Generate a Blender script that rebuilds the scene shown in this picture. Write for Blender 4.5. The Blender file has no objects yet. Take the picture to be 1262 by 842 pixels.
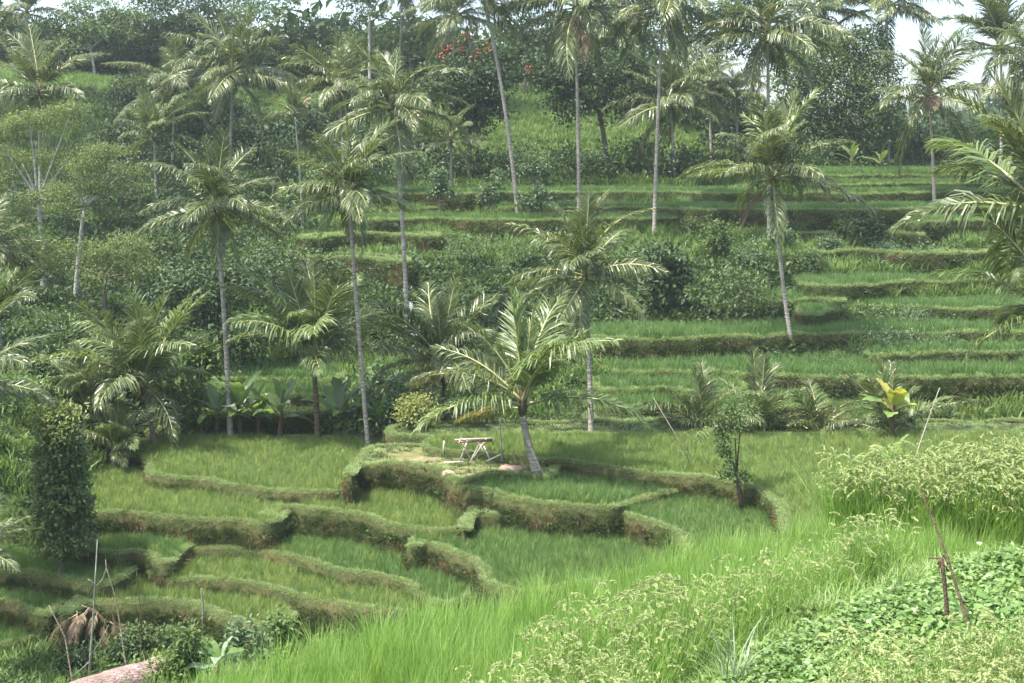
HAZE = 0.00026; SKY = .15; SUN = 3.6; SUN_ANGLE = 1.5; SUN_DIR = (-.38, -.2, .9); EXPOSURE = 1.62
import bpy, math, random
import numpy as np
from mathutils import Vector, Euler
from mathutils.geometry import tessellate_polygon

rs = np.random.RandomState(7)
random.seed(7)
F = 1752.8          # focal length in photo pixels
CX, HY = 631.0, 200.0   # principal column, eye-level row
scene = bpy.context.scene
col = scene.collection
D = bpy.data

def P(px, py, z):            # photo pixel on the horizontal plane z
    Y = -z * F / (py - HY)
    return np.array([(px - CX) / F * Y, Y, z])
def PY(px, py, Y):           # photo pixel at distance Y
    return np.array([(px - CX) / F * Y, Y, (HY - py) / F * Y])
def sstep(a, b, x):
    t = np.clip((x - a) / (b - a), 0, 1); return t * t * (3 - 2 * t)
def nrm(v):
    return v / np.maximum(np.linalg.norm(v, axis=-1, keepdims=True), 1e-9)
_ph = np.random.RandomState(3).uniform(0, 6.28, (12, 3))
def vnoise(x, y, s):         # cheap smooth noise about [-1, 1]
    x = np.asarray(x) / s; y = np.asarray(y) / s; o = 0
    for i in range(6):
        a, b, c = _ph[i]; k = 1.0 + .37 * i
        o = o + np.sin(k * (x * math.cos(a) + y * math.sin(a)) + b + 1.3 * np.sin(k * .6 * (y * math.cos(c) - x * math.sin(c)) + c))
    return o / 3.2

# ------------------------------------------------------------------ ground shape
NEAR = np.array([(-30, 3), (-8, -.4), (0, -1.75), (8, -4.7), (12, -6.0), (15, -6.35), (18, -6.9), (40, -7.1)])
HILL = np.array([(56, -15.4), (60, -14.6), (64, -13.3), (69, -11.4), (75, -10.0), (80, -8.9), (84.5, -8.0), (92, -6.0), (98, -4.8),
                 (107, -3.2), (115, -1.9), (122, -.6), (130, 1.6), (140, 4.3), (150, 6.8), (160, 8.2), (175, 8.4), (260, 6), (340, -2), (3000, -30)])
def ground_z(x, Y):
    x = np.asarray(x, float); Y = np.asarray(Y, float)
    s1 = (x + 3.8) * -.65 + (Y - 16.9) * .758
    s2 = Y - (27.2 + .15 * (x - 5))
    s = np.maximum(s1, s2)
    near = np.interp(Y, NEAR[:, 0], NEAR[:, 1])
    floor = -15.4 + 2.4 * sstep(0, 7, x)
    near = near - np.clip(s - 2.4 * sstep(-1.0, -4.2, x), 0, 60) * 1.15
    z1 = np.maximum(near, floor)
    bank = -15.4 + np.clip((-13.2 - x) * .88, 0, 9) * sstep(48.3, 51.5, Y)
    z1 = np.maximum(z1, np.minimum(bank, -9.5 + .05 * (Y - 50)))
    hz = np.interp(Y, HILL[:, 0], HILL[:, 1])
    far = sstep(10, 30, x) * sstep(112, 125, Y)
    hz = hz * (1 - far) + far * (-1.2 - np.clip(Y - 127, 0, 400) * .03)
    hz = hz + 2.2 * sstep(-25, -60, x) * sstep(100, 150, Y)
    hz = hz + 17 * np.exp(-((x - 112) / 42) ** 2 - ((Y - 290) / 45) ** 2)
    hz = hz + .22 * vnoise(x, Y, 3.0) * sstep(60, 68, Y) + .8 * vnoise(x, Y, 17) * sstep(112, 140, Y)
    w = sstep(57, 63, Y)
    return np.where(Y > 56, np.maximum(z1, hz) * (1 - w) + np.maximum(hz, np.where(x < -14, z1, -99)) * w, z1)
def gz(x, Y): return float(ground_z(np.array([x]), np.array([Y]))[0])
def ray_ground(px, py, y0=30, y1=320):
    Y = np.linspace(y0, y1, 1400)
    x = (px - CX) / F * Y; z = (HY - py) / F * Y
    hit = np.nonzero(z <= ground_z(x, Y))[0]
    k = hit[0] if len(hit) else -1
    return np.array([x[k], Y[k], z[k]])

# ------------------------------------------------------------------ mesh building
class MB:
    def __init__(s): s.v = []; s.f = []; s.n = 0
    def add(s, V, Fc, mat=0, tint=.5, smooth=True):
        V = np.asarray(V, float).reshape(-1, 3); Fc = np.asarray(Fc, int)
        t = np.broadcast_to(np.asarray(tint, float), (len(V),))
        s.v.append((V, t)); s.f.append((Fc + s.n, mat, smooth)); s.n += len(V); return s
    def mesh(s, name, mats):
        me = D.meshes.new(name)
        V = np.concatenate([a for a, _ in s.v]); T = np.concatenate([t for _, t in s.v])
        me.vertices.add(len(V)); me.vertices.foreach_set('co', V.astype(np.float32).ravel())
        li = np.concatenate([f.ravel() for f, _, _ in s.f])
        tot = np.concatenate([np.full(len(f), f.shape[1]) for f, _, _ in s.f])
        mi = np.concatenate([np.full(len(f), m) for f, m, _ in s.f])
        sm = np.concatenate([np.full(len(f), bool(q)) for f, _, q in s.f])
        me.loops.add(len(li)); me.loops.foreach_set('vertex_index', li.astype(np.int32))
        me.polygons.add(len(tot))
        st = np.concatenate([[0], np.cumsum(tot)[:-1]])
        me.polygons.foreach_set('loop_start', st.astype(np.int32))
        me.polygons.foreach_set('material_index', mi.astype(np.int32))
        me.polygons.foreach_set('use_smooth', sm)
        for m in mats: me.materials.append(m)
        a = me.attributes.new('tint', 'FLOAT', 'POINT'); a.data.foreach_set('value', T.astype(np.float32))
        me.update(calc_edges=True)
        return me

def obj(name, me, parent=None, loc=(0, 0, 0), rot=(0, 0, 0), scale=1.0):
    o = D.objects.new(name, me); col.objects.link(o)
    if parent is not None: o.parent = parent
    o.location = tuple(float(q) for q in loc); o.rotation_euler = rot
    o.scale = (scale,) * 3 if not hasattr(scale, '__len__') else scale
    return o
def thing(name, label, cat, loc, group=None):
    o = obj(name, None, loc=loc); o.empty_display_size = .2
    o['label'] = label; o['category'] = cat
    if group: o['group'] = group
    return o
def mark(o, label=None, cat=None, kind=None, group=None):
    if label: o['label'] = label
    if cat: o['category'] = cat
    if kind: o['kind'] = kind
    if group: o['group'] = group
    return o

def tube(pts, rad, n=8, cap=True):
    pts = np.asarray(pts, float); m = len(pts)
    rad = np.broadcast_to(np.asarray(rad, float), (m,))
    T = nrm(np.gradient(pts, axis=0))
    ref = np.array([1., 0, 0]) if abs(T[0][0]) < .8 else np.array([0, 1., 0])
    V = []
    for i in range(m):
        u = nrm(np.cross(T[i], ref)); w = np.cross(T[i], u)
        ref = np.cross(u, T[i])
        a = np.linspace(0, 2 * np.pi, n, endpoint=False)
        V.append(pts[i] + rad[i] * (np.cos(a)[:, None] * u + np.sin(a)[:, None] * w))
    V = np.concatenate(V)
    Fc = []
    for i in range(m - 1):
        for k in range(n):
            a = i * n + k; b = i * n + (k + 1) % n
            Fc.append((a, b, b + n, a + n))
    if cap:
        V = np.concatenate([V, pts[:1], pts[-1:]]); c0 = len(V) - 2
        T3 = [(c0, (k + 1) % n, k) for k in range(n)] + [(c0 + 1, (m - 1) * n + k, (m - 1) * n + (k + 1) % n) for k in range(n)]
        return V, np.array(Fc), np.array(T3)
    return V, np.array(Fc), None
def add_tube(mb, pts, rad, n=8, mat=0, tint=.5):
    V, q, t = tube(pts, rad, n); base = mb.n
    mb.add(V, q, mat, tint)
    mb.f.append((t + base, mat, True))
def bez(a, b, c, n):
    t = np.linspace(0, 1, n)[:, None]
    a, b, c = (np.asarray(q, float) for q in (a, b, c))
    return (1 - t) ** 2 * a + 2 * t * (1 - t) * b + t * t * c

# ------------------------------------------------------------------ materials
def new_mat(name):
    m = D.materials.new(name); m.use_nodes = True
    nt = m.node_tree; nt.nodes.clear()
    return m, nt, nt.nodes.new, nt.links.new
def leaf_mat(name, c1, c2, rough=.5, trans=.3, spec=.4, rnd=.4, c3=None, boost=1.5):
    m, nt, N, L = new_mat(name)
    at = N('ShaderNodeAttribute'); at.attribute_name = 'tint'
    oi = N('ShaderNodeObjectInfo')
    a = N('ShaderNodeMath'); a.operation = 'MULTIPLY'; a.inputs[1].default_value = 1 - rnd; L(at.outputs['Fac'], a.inputs[0])
    b = N('ShaderNodeMath'); b.operation = 'MULTIPLY_ADD'; b.inputs[1].default_value = rnd; L(oi.outputs['Random'], b.inputs[0]); L(a.outputs[0], b.inputs[2])
    r = N('ShaderNodeValToRGB'); e = r.color_ramp.elements
    e[0].color = (*c1, 1); e[1].color = (*c2, 1)
    if c3: q = e.new(.9); q.color = (*c2, 1); e[2].color = (*c3, 1)
    L(b.outputs[0], r.inputs[0])
    p = N('ShaderNodeBsdfPrincipled'); p.inputs['Roughness'].default_value = rough; p.inputs['Specular IOR Level'].default_value = spec
    L(r.outputs[0], p.inputs['Base Color'])
    g = N('ShaderNodeMix'); g.data_type = 'RGBA'; g.blend_type = 'MULTIPLY'; g.inputs[0].default_value = 1
    L(r.outputs[0], g.inputs[6]); g.inputs[7].default_value = (1.1 * boost, 1.1 * boost, .72 * boost, 1)
    tr = N('ShaderNodeBsdfTranslucent'); L(g.outputs[2], tr.inputs[0])
    mx = N('ShaderNodeMixShader'); mx.inputs[0].default_value = trans
    L(p.outputs[0], mx.inputs[1]); L(tr.outputs[0], mx.inputs[2])
    o = N('ShaderNodeOutputMaterial'); L(mx.outputs[0], o.inputs[0])
    return m
def noise_mat(name, stops, scale=2.0, detail=6, rough=.9, bump=.4, bscale=None, stretch=(1, 1, 1), spec=.2, coord='Object'):
    m, nt, N, L = new_mat(name)
    tc = N('ShaderNodeTexCoord'); mp = N('ShaderNodeMapping'); mp.inputs['Scale'].default_value = stretch
    L(tc.outputs[coord], mp.inputs[0])
    n1 = N('ShaderNodeTexNoise'); n1.inputs['Scale'].default_value = scale; n1.inputs['Detail'].default_value = detail; n1.inputs['Roughness'].default_value = .65
    L(mp.outputs[0], n1.inputs[0])
    r = N('ShaderNodeValToRGB'); e = r.color_ramp.elements
    e[0].position, e[0].color = stops[0][0], (*stops[0][1], 1); e[1].position, e[1].color = stops[-1][0], (*stops[-1][1], 1)
    for q, c in stops[1:-1]:
        k = e.new(q); k.color = (*c, 1)
    L(n1.outputs[0], r.inputs[0])
    p = N('ShaderNodeBsdfPrincipled'); p.inputs['Roughness'].default_value = rough; p.inputs['Specular IOR Level'].default_value = spec
    L(r.outputs[0], p.inputs['Base Color'])
    n2 = N('ShaderNodeTexNoise'); n2.inputs['Scale'].default_value = bscale or scale * 4; n2.inputs['Detail'].default_value = 4
    L(mp.outputs[0], n2.inputs[0])
    bm = N('ShaderNodeBump'); bm.inputs['Strength'].default_value = bump; bm.inputs['Distance'].default_value = .08
    L(n2.outputs[0], bm.inputs['Height']); L(bm.outputs[0], p.inputs['Normal'])
    o = N('ShaderNodeOutputMaterial'); L(p.outputs[0], o.inputs[0])
    return m
M = {}
M['ground'] = noise_mat('hillside_soil', [(.3, (.045, .06, .02)), (.5, (.05, .085, .022)), (.62, (.075, .085, .03)), (.78, (.12, .085, .05))], .35, 8, bump=.8, bscale=3)
M['bank'] = noise_mat('bank_earth', [(.3, (.03, .042, .013)), (.48, (.055, .068, .022)), (.62, (.08, .078, .03)), (.78, (.14, .11, .055))], .9, 7, bump=.8, bscale=6)
M['mud'] = noise_mat('paddy_mud', [(.3, (.03, .05, .015)), (.7, (.06, .075, .025))], 1.5, 5, rough=.5, bump=.3)
M['path'] = noise_mat('trodden_earth', [(.3, (.09, .11, .035)), (.5, (.16, .15, .07)), (.7, (.33, .24, .17))], 1.3, 7, bump=.4)
M['soil_pink'] = noise_mat('bare_red_soil', [(.3, (.24, .15, .11)), (.7, (.42, .29, .23))], 1.5, 6, bump=.6)
M['trunk'] = noise_mat('palm_bark', [(.3, (.16, .145, .115)), (.5, (.29, .265, .22)), (.72, (.43, .40, .345))], 2.2, 6, bump=1, bscale=2.5, stretch=(1, 1, 6))
M['trunk2'] = noise_mat('brown_palm_bark', [(.3, (.06, .045, .03)), (.5, (.12, .09, .055)), (.72, (.21, .17, .11))], 2.2, 6, bump=1, bscale=3, stretch=(1, 1, 6))
M['bark'] = noise_mat('tree_bark', [(.3, (.07, .055, .04)), (.55, (.15, .125, .095)), (.75, (.25, .22, .18))], 3, 6, bump=.6, stretch=(2, 2, .5))
M['palebark'] = noise_mat('pale_bark', [(.3, (.2, .19, .16)), (.55, (.36, .34, .3)), (.75, (.5, .48, .43))], 3, 6, bump=.4, stretch=(1, 1, 3))
M['fibre'] = noise_mat('leaf_base_fibre', [(.3, (.06, .045, .025)), (.7, (.2, .15, .09))], 6, 5, bump=1, stretch=(2, 2, .5))
M['stick'] = noise_mat('dry_stick', [(.3, (.16, .13, .09)), (.7, (.36, .31, .23))], 8, 4, bump=.3)
M['darkstick'] = noise_mat('dark_stick', [(.3, (.05, .035, .025)), (.7, (.15, .1, .07))], 8, 4, bump=.5)
M['greystick'] = noise_mat('grey_stem', [(.3, (.12, .13, .1)), (.7, (.28, .28, .23))], 6, 4, bump=.3)
M['bamboo'] = noise_mat('bleached_bamboo', [(.3, (.38, .34, .27)), (.7, (.62, .58, .5))], 5, 4, bump=.2)
M['log'] = noise_mat('fallen_log', [(.3, (.2, .13, .11)), (.5, (.36, .26, .23)), (.7, (.5, .4, .36))], 3, 7, bump=1, stretch=(1, 4, 4))
M['nut'] = noise_mat('green_coconut', [(.3, (.1, .13, .03)), (.7, (.22, .2, .06))], 3, 3, rough=.5, bump=.1)
def wash(c, k): return tuple(q * k for q in c)
M['frond'] = leaf_mat('palm_leaflet', (.046, .078, .024), (.155, .188, .068), .38, .27, .6, .3)
M['frond_pale'] = leaf_mat('pale_young_leaflet', (.075, .125, .034), (.18, .235, .085), .38, .3, .55, .35)  # lighter yellow-green leaf colour, mostly for young palms
M['frond_yellow'] = leaf_mat('yellowing_leaflet', (.11, .13, .03), (.30, .25, .07), .45, .3, .4, .3)
M['frond_dry'] = leaf_mat('dead_leaflet', (.12, .09, .055), (.30, .23, .145), .7, .15, .2, .3, boost=1)
M['rachis'] = leaf_mat('frond_midrib', (.2, .22, .08), (.42, .40, .2), .42, 0, .5, .3)
M['rachis_dry'] = leaf_mat('dead_midrib', (.2, .14, .09), (.42, .33, .25), .7, 0, .2, .3)
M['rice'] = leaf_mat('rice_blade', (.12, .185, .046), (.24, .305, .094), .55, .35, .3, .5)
M['rice_deep'] = leaf_mat('deep_green_rice_blade', (.072, .148, .042), (.15, .24, .075), .55, .35, .3, .5)  # deeper green rice, a plain colour variant
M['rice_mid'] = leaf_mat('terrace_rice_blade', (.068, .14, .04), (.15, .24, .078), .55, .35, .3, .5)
M['rice_near'] = leaf_mat('fresh_rice_blade', (.11, .215, .042), (.25, .375, .10), .5, .4, .35, .5)
M['grain'] = leaf_mat('rice_panicle', (.22, .30, .105), (.44, .49, .225), .6, .3, .2, .4, boost=1)
M['grass'] = leaf_mat('short_grass', (.17, .25, .095), (.30, .375, .165), .6, .3, .25, .5)
M['wallgrass'] = leaf_mat('bank_grass_blade', (.036, .058, .018), (.09, .12, .04), .6, .25, .2, .55, c3=(.15, .12, .055))
M['straw'] = leaf_mat('dry_grass', (.10, .08, .035), (.24, .18, .09), .7, .25, .2, .5, boost=1)
M['hillgrass_shade'] = leaf_mat('shade_painted_hill_grass_blade', (.02, .045, .014), (.05, .092, .028), .6, .25, .2, .5)  # hill grass with the slope's shadow painted into its colour
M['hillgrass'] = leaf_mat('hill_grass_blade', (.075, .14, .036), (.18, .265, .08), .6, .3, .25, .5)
M['potato'] = leaf_mat('creeper_leaf', (.075, .155, .035), (.22, .32, .10), .4, .25, .45, .5)
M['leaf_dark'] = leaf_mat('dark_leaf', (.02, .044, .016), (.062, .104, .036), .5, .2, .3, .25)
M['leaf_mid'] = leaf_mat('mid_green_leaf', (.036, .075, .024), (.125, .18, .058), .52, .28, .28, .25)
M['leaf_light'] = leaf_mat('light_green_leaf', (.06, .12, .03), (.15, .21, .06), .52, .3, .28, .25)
M['leaf_shrub'] = leaf_mat('shrub_leaf', (.045, .092, .024), (.17, .225, .07), .42, .25, .45, .2)
M['leaf_feather'] = leaf_mat('feathery_leaf', (.06, .105, .03), (.18, .225, .08), .5, .36, .35, .12, c3=(.34, .32, .15))
M['leaf_grey'] = leaf_mat('grey_green_leaf', (.055, .10, .045), (.14, .205, .10), .5, .25, .3, .25)
M['leaf_yellow'] = leaf_mat('yellow_green_leaf', (.14, .19, .05), (.31, .33, .12), .5, .3, .3, .25)
M['leaf_vine'] = leaf_mat('glossy_vine_leaf', (.03, .064, .022), (.12, .17, .058), .5, .25, .3, .25)
M['leaf_far'] = leaf_mat('distant_leaf', (.018, .042, .016), (.06, .10, .033), .55, .25, .2, .3)
M['banana'] = leaf_mat('banana_leaf', (.10, .19, .045), (.22, .32, .10), .36, .4, .55, .4)
M['banana_yellow'] = leaf_mat('yellow_banana_leaf', (.3, .32, .05), (.5, .45, .09), .45, .35, .4, .4)
M['silver'] = leaf_mat('silvery_leaf', (.15, .21, .13), (.27, .34, .22), .4, .2, .5, .4)
M['flower'] = leaf_mat('orange_red_flower', (.33, .075, .04), (.48, .13, .07), .5, .2, .3, .4, boost=1)
# ------------------------------------------------------------------ small plants used by the countless cover
def blades(mb, n, h, spread, w, lean, mat=0, seg=3, hv=.3, droop=.3, rng=rs, up0=0.0):
    a = rng.uniform(0, 6.283, n); r = spread * np.sqrt(rng.uniform(0, 1, n))
    b = np.stack([r * np.cos(a), r * np.sin(a), np.full(n, up0)], 1)
    az = a + rng.normal(0, 1.0, n); dirv = np.stack([np.cos(az), np.sin(az), 0 * az], 1)
    side = np.stack([-np.sin(az + rng.normal(0, .6, n)), np.cos(az), 0 * az], 1)
    H = h * rng.uniform(1 - hv, 1 + hv, n)[:, None]; ln = lean * rng.uniform(.3, 1.3, n)[:, None]
    ts = np.linspace(0, 1, seg + 1); rows = []; tn = []
    t0 = rng.uniform(0, 1, n)
    for t in ts:
        c = b + dirv * H * ln * t ** 1.8 + np.array([0, 0, 1.]) * H * (t - droop * ln * t ** 3)
        ww = w * (1.0 - .15 * t) * (1 - t ** 3) * .5 + .0004
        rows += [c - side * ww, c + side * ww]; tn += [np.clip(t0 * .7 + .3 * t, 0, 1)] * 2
    V = np.stack(rows, 1).reshape(-1, 3); T = np.stack(tn, 1).reshape(-1)
    k = 2 * (seg + 1); base = np.arange(n)[:, None] * k
    Fc = np.concatenate([base + np.array([2 * i, 2 * i + 1, 2 * i + 3, 2 * i + 2]) for i in range(seg)])
    mb.add(V, Fc, mat, T); return mb
def leaves(mb, c, d, nr, l, w, mat=0, tint=.5, fold=.15):
    n = len(c); d = nrm(d); s = nrm(np.cross(d, nr)); u = np.cross(s, d)
    l = np.broadcast_to(np.asarray(l, float), (n,))[:, None]; w = np.broadcast_to(np.asarray(w, float), (n,))[:, None]
    V = np.stack([c, c + d * l * .45 + s * w * .5 + u * w * fold, c + d * l - u * l * .12, c + d * l * .45 - s * w * .5 + u * w * fold], 1).reshape(-1, 3)
    Fc = np.arange(n)[:, None] * 4 + np.array([0, 1, 2, 3])
    t = np.broadcast_to(np.asarray(tint, float), (n,))
    mb.add(V, Fc, mat, np.repeat(t, 4), smooth=False)
def rdir(n, rng=rs):
    return nrm(rng.normal(0, 1, (n, 3)))
def panicles(mb, n, h, spread, mat, rng=rs):
    for i in range(n):
        a = rng.uniform(0, 6.283); r = spread * rng.uniform(.2, 1); az = a + rng.normal(0, .8)
        d = np.array([math.cos(az), math.sin(az), 0]); H = h * rng.uniform(.8, 1.12); R = rng.uniform(.05, .09)
        b = np.array([r * math.cos(a), r * math.sin(a), 0])
        k = 11; th = np.linspace(.2, rng.uniform(2.0, 2.7), k)
        arc = b + d * (R * (1 - np.cos(th)))[:, None] * 1.2 + np.array([0, 0, 1.]) * (H - .08 + R * np.sin(th))[:, None]
        st = np.array([b + np.array([0, 0, .25 * H]), b + np.array([0, 0, .7 * H]), arc[0]])
        sd = np.array([-d[1], d[0], 0]) * .003
        V = np.concatenate([st - sd, st + sd]); mb.add(V, [(0, 1, 4, 3), (1, 2, 5, 4)], mat - 1, .6)
        q = np.repeat(arc[2:], 6, axis=0); m = len(q)
        dd = nrm(np.repeat(np.gradient(arc, axis=0)[2:], 6, axis=0)) + rng.normal(0, .32, (m, 3)) + np.array([0, 0, -.5])
        leaves(mb, q, dd, rdir(m, rng), .03, .011, mat, rng.uniform(0, 1, m))
def leaf_clump(n, R, hgt, l, w, mats, rng, flat=.5, tilt=.6):
    mb = MB(); p = rdir(n, rng) * np.array([R, R, hgt]) * rng.uniform(.5, 1, (n, 1)); p[:, 2] = np.abs(p[:, 2])
    d = nrm(p * np.array([1, 1, .3]) + rng.normal(0, R * .4, (n, 3))); up = np.array([0, 0, 1.]) + rng.normal(0, tilt, (n, 3))
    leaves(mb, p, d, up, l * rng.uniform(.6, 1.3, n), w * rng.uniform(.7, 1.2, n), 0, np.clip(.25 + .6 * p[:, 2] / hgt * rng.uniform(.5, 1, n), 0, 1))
    return mb.mesh('leaf_clump', mats)

PROTO = {}
def protos(key, fn, n=4):
    c = D.collections.new(key)
    for i in range(n):
        c.objects.link(D.objects.new(key, fn(np.random.RandomState(100 + i * 13 + len(key)))))
    PROTO[key] = c
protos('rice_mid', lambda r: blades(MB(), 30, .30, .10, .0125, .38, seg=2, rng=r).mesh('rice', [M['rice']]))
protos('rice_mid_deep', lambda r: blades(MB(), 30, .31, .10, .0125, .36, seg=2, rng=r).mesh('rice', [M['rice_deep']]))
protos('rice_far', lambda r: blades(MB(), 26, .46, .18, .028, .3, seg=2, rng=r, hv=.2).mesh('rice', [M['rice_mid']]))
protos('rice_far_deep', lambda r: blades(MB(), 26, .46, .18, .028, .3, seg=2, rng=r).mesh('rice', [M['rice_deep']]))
protos('rice_near', lambda r: blades(MB(), 56, .66, .10, .0075, .34, seg=3, rng=r, hv=.22).mesh('rice', [M['rice_near']]), 6)
def ripe(r, np_=5):
    mb = blades(MB(), 30, .74, .09, .0085, .42, seg=3, rng=r, droop=.5)
    panicles(mb, np_, .84, .1, 1, r)
    return mb.mesh('ripe_rice', [M['rice_near'], M['grain']])
protos('rice_ripe', ripe, 6)
protos('rice_part_ripe', lambda r: ripe(r, 2), 4)
protos('grass_short', lambda r: blades(MB(), 30, .06, .14, .011, .9, seg=2, rng=r).mesh('grass', [M['grass']]))
protos('grass_wall', lambda r: blades(MB(), 20, .16, .12, .016, 1.2, seg=3, rng=r, droop=.7).mesh('grass', [M['wallgrass']]))
protos('grass_straw', lambda r: blades(MB(), 14, .18, .12, .014, 1.2, seg=3, rng=r, droop=.7).mesh('grass', [M['straw']]))
protos('grass_hill', lambda r: blades(MB(), 22, .7, .5, .07, .7, seg=2, rng=r).mesh('grass', [M['hillgrass']]))
protos('grass_hill_dark', lambda r: blades(MB(), 22, .7, .5, .07, .7, seg=2, rng=r).mesh('grass', [M['hillgrass_shade']]))
protos('weed_near', lambda r: blades(MB(), 26, .34, .14, .012, .9, seg=3, rng=r, droop=.5).mesh('grass', [M['rice_near'] if r.rand() < .6 else M['grass']]), 5)
def potato(r):
    mb = MB(); n = 64
    a = r.uniform(0, 6.28, n); rr = .24 * np.sqrt(r.uniform(0, 1, n))
    c = np.stack([rr * np.cos(a), rr * np.sin(a), r.uniform(.05, .2, n)], 1)
    az = r.uniform(0, 6.28, n); d = np.stack([np.cos(az), np.sin(az), r.normal(-.1, .25, n)], 1); up = np.array([0, 0, 1.]) + r.normal(0, .55, (n, 3))
    d = nrm(d); s = nrm(np.cross(d, up)); u = np.cross(s, d); l = r.uniform(.032, .078, n)[:, None]
    pts = [(0, 0, 0), (-.22, .3, .03), (0.05, .5, .06), (.5, .36, .04), (1, 0, -.06), (.5, -.36, .04), (.05, -.5, .06), (-.22, -.3, .03)]
    V = np.stack([c + d * l * p[0] + s * l * p[1] + u * l * p[2] * 1.6 for p in pts], 1).reshape(-1, 3)
    b = np.arange(n)[:, None] * 8
    t = r.uniform(0, 1, n)
    mb.add(V, np.concatenate([b + np.array([0, 1, 2, 3]), b + np.array([0, 3, 4, 5]), b + np.array([0, 5, 6, 7])]), 0, np.repeat(t, 8), smooth=False)
    return mb.mesh('creeper', [M['potato']])
protos('creeper', potato, 6)
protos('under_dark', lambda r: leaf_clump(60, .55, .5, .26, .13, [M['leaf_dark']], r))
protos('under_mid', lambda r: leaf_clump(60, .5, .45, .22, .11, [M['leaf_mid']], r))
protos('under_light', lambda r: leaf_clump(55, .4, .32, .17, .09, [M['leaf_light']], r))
protos('under_grey', lambda r: leaf_clump(50, .4, .4, .24, .15, [M['leaf_grey']], r))
protos('vine', lambda r: leaf_clump(60, .6, .4, .3, .18, [M['leaf_vine']], r, tilt=.9))
protos('weed_leaf', lambda r: leaf_clump(36, .2, .26, .1, .055, [M['leaf_grey'] if r.rand() < .4 else M['leaf_light']], r), 5)
protos('far_crown', lambda r: leaf_clump(460, 2.6, 3.2, .58, .36, [M['leaf_far']], r), 4)

def scatter(name, label, pts, keys, rot=None, scl=None, weights=None):
    """one 'stuff' object: points with an instance of a small plant on each"""
    pts = np.asarray(pts, float)
    if not len(pts): return None
    n = len(pts); keys = [keys] if isinstance(keys, str) else keys
    me = D.meshes.new(name); me.vertices.add(n); me.vertices.foreach_set('co', pts.astype(np.float32).ravel())
    if rot is None: rot = np.stack([rs.normal(0, .12, n), rs.normal(0, .12, n), rs.uniform(0, 6.283, n)], 1)
    scl = np.broadcast_to(np.asarray(1.0 if scl is None else scl, float), (n,)) * rs.uniform(.68, 1.32, n)
    a = me.attributes.new('rot', 'FLOAT_VECTOR', 'POINT'); a.data.foreach_set('vector', np.asarray(rot, np.float32).ravel())
    a = me.attributes.new('scl', 'FLOAT', 'POINT'); a.data.foreach_set('value', scl.astype(np.float32))
    pick = rs.choice(len(keys), n, p=weights); a = me.attributes.new('sel', 'INT', 'POINT'); a.data.foreach_set('value', pick.astype(np.int32))
    var = rs.randint(0, 60, n); a = me.attributes.new('var', 'INT', 'POINT'); a.data.foreach_set('value', var.astype(np.int32))
    o = obj(name, me); mark(o, label, kind='stuff')
    ng = D.node_groups.new(name, 'GeometryNodeTree')
    ng.interface.new_socket('Geometry', in_out='INPUT', socket_type='NodeSocketGeometry'); ng.interface.new_socket('Geometry', in_out='OUTPUT', socket_type='NodeSocketGeometry')
    N, L = ng.nodes.new, ng.links.new
    gi, go, jn = N('NodeGroupInput'), N('NodeGroupOutput'), N('GeometryNodeJoinGeometry')
    def attr(nm, ty):
        q = N('GeometryNodeInputNamedAttribute'); q.data_type = ty; q.inputs[0].default_value = nm; return q.outputs[0]
    e2r = N('FunctionNodeEulerToRotation'); L(attr('rot', 'FLOAT_VECTOR'), e2r.inputs[0])
    for i, k in enumerate(keys):
        ci = N('GeometryNodeCollectionInfo'); ci.inputs[0].default_value = PROTO[k]; ci.inputs[1].default_value = True; ci.inputs[2].default_value = True
        ip = N('GeometryNodeInstanceOnPoints'); L(gi.outputs[0], ip.inputs['Points']); L(ci.outputs[0], ip.inputs['Instance'])
        ip.inputs['Pick Instance'].default_value = True
        L(attr('var', 'INT'), ip.inputs['Instance Index']); L(e2r.outputs[0], ip.inputs['Rotation']); L(attr('scl', 'FLOAT'), ip.inputs['Scale'])
        if len(keys) > 1:
            cm = N('FunctionNodeCompare'); cm.data_type = 'INT'; cm.operation = 'EQUAL'; L(attr('sel', 'INT'), cm.inputs[2]); cm.inputs[3].default_value = i
            L(cm.outputs[0], ip.inputs['Selection'])
        L(ip.outputs[0], jn.inputs[0])
    L(jn.outputs[0], go.inputs[0])
    md = o.modifiers.new('cover', 'NODES'); md.node_group = ng
    return o
# ------------------------------------------------------------------ terraces
TER = []
def smooth_closed(pts, ds):
    p = np.asarray(pts)[:, :2]; n = len(p); out = []
    for i in range(n):
        a, b, c, d = p[i - 1], p[i], p[(i + 1) % n], p[(i + 2) % n]
        L = np.linalg.norm(c - b); k = max(1, int(L / ds)); m = min(1, 1.2 / (L + .01)) if L > 3 else 1
        t = np.linspace(0, 1, k, endpoint=False)[:, None]
        t1 = (c - a) * .5; t2 = (d - b) * .5
        l1, l2 = np.linalg.norm(t1), np.linalg.norm(t2)
        if l1 > L: t1 = t1 * L / l1
        if l2 > L: t2 = t2 * L / l2
        out.append((2 * t ** 3 - 3 * t ** 2 + 1) * b + (t ** 3 - 2 * t ** 2 + t) * t1 + (-2 * t ** 3 + 3 * t ** 2) * c + (t ** 3 - t ** 2) * t2)
    return np.concatenate(out)
def inside(poly, x, y):
    r = np.zeros(len(x), bool); n = len(poly); j = n - 1
    for i in range(n):
        xi, yi = poly[i]; xj, yj = poly[j]
        if yi != yj:
            r ^= ((yi > y) != (yj > y)) & (x < (xj - xi) * (y - yi) / (yj - yi) + xi)
        j = i
    return r
SECT = [(-.28, 'in'), (-.19, -.015), (-.08, .03), (.02, .01), (.09, -.08)]
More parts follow.
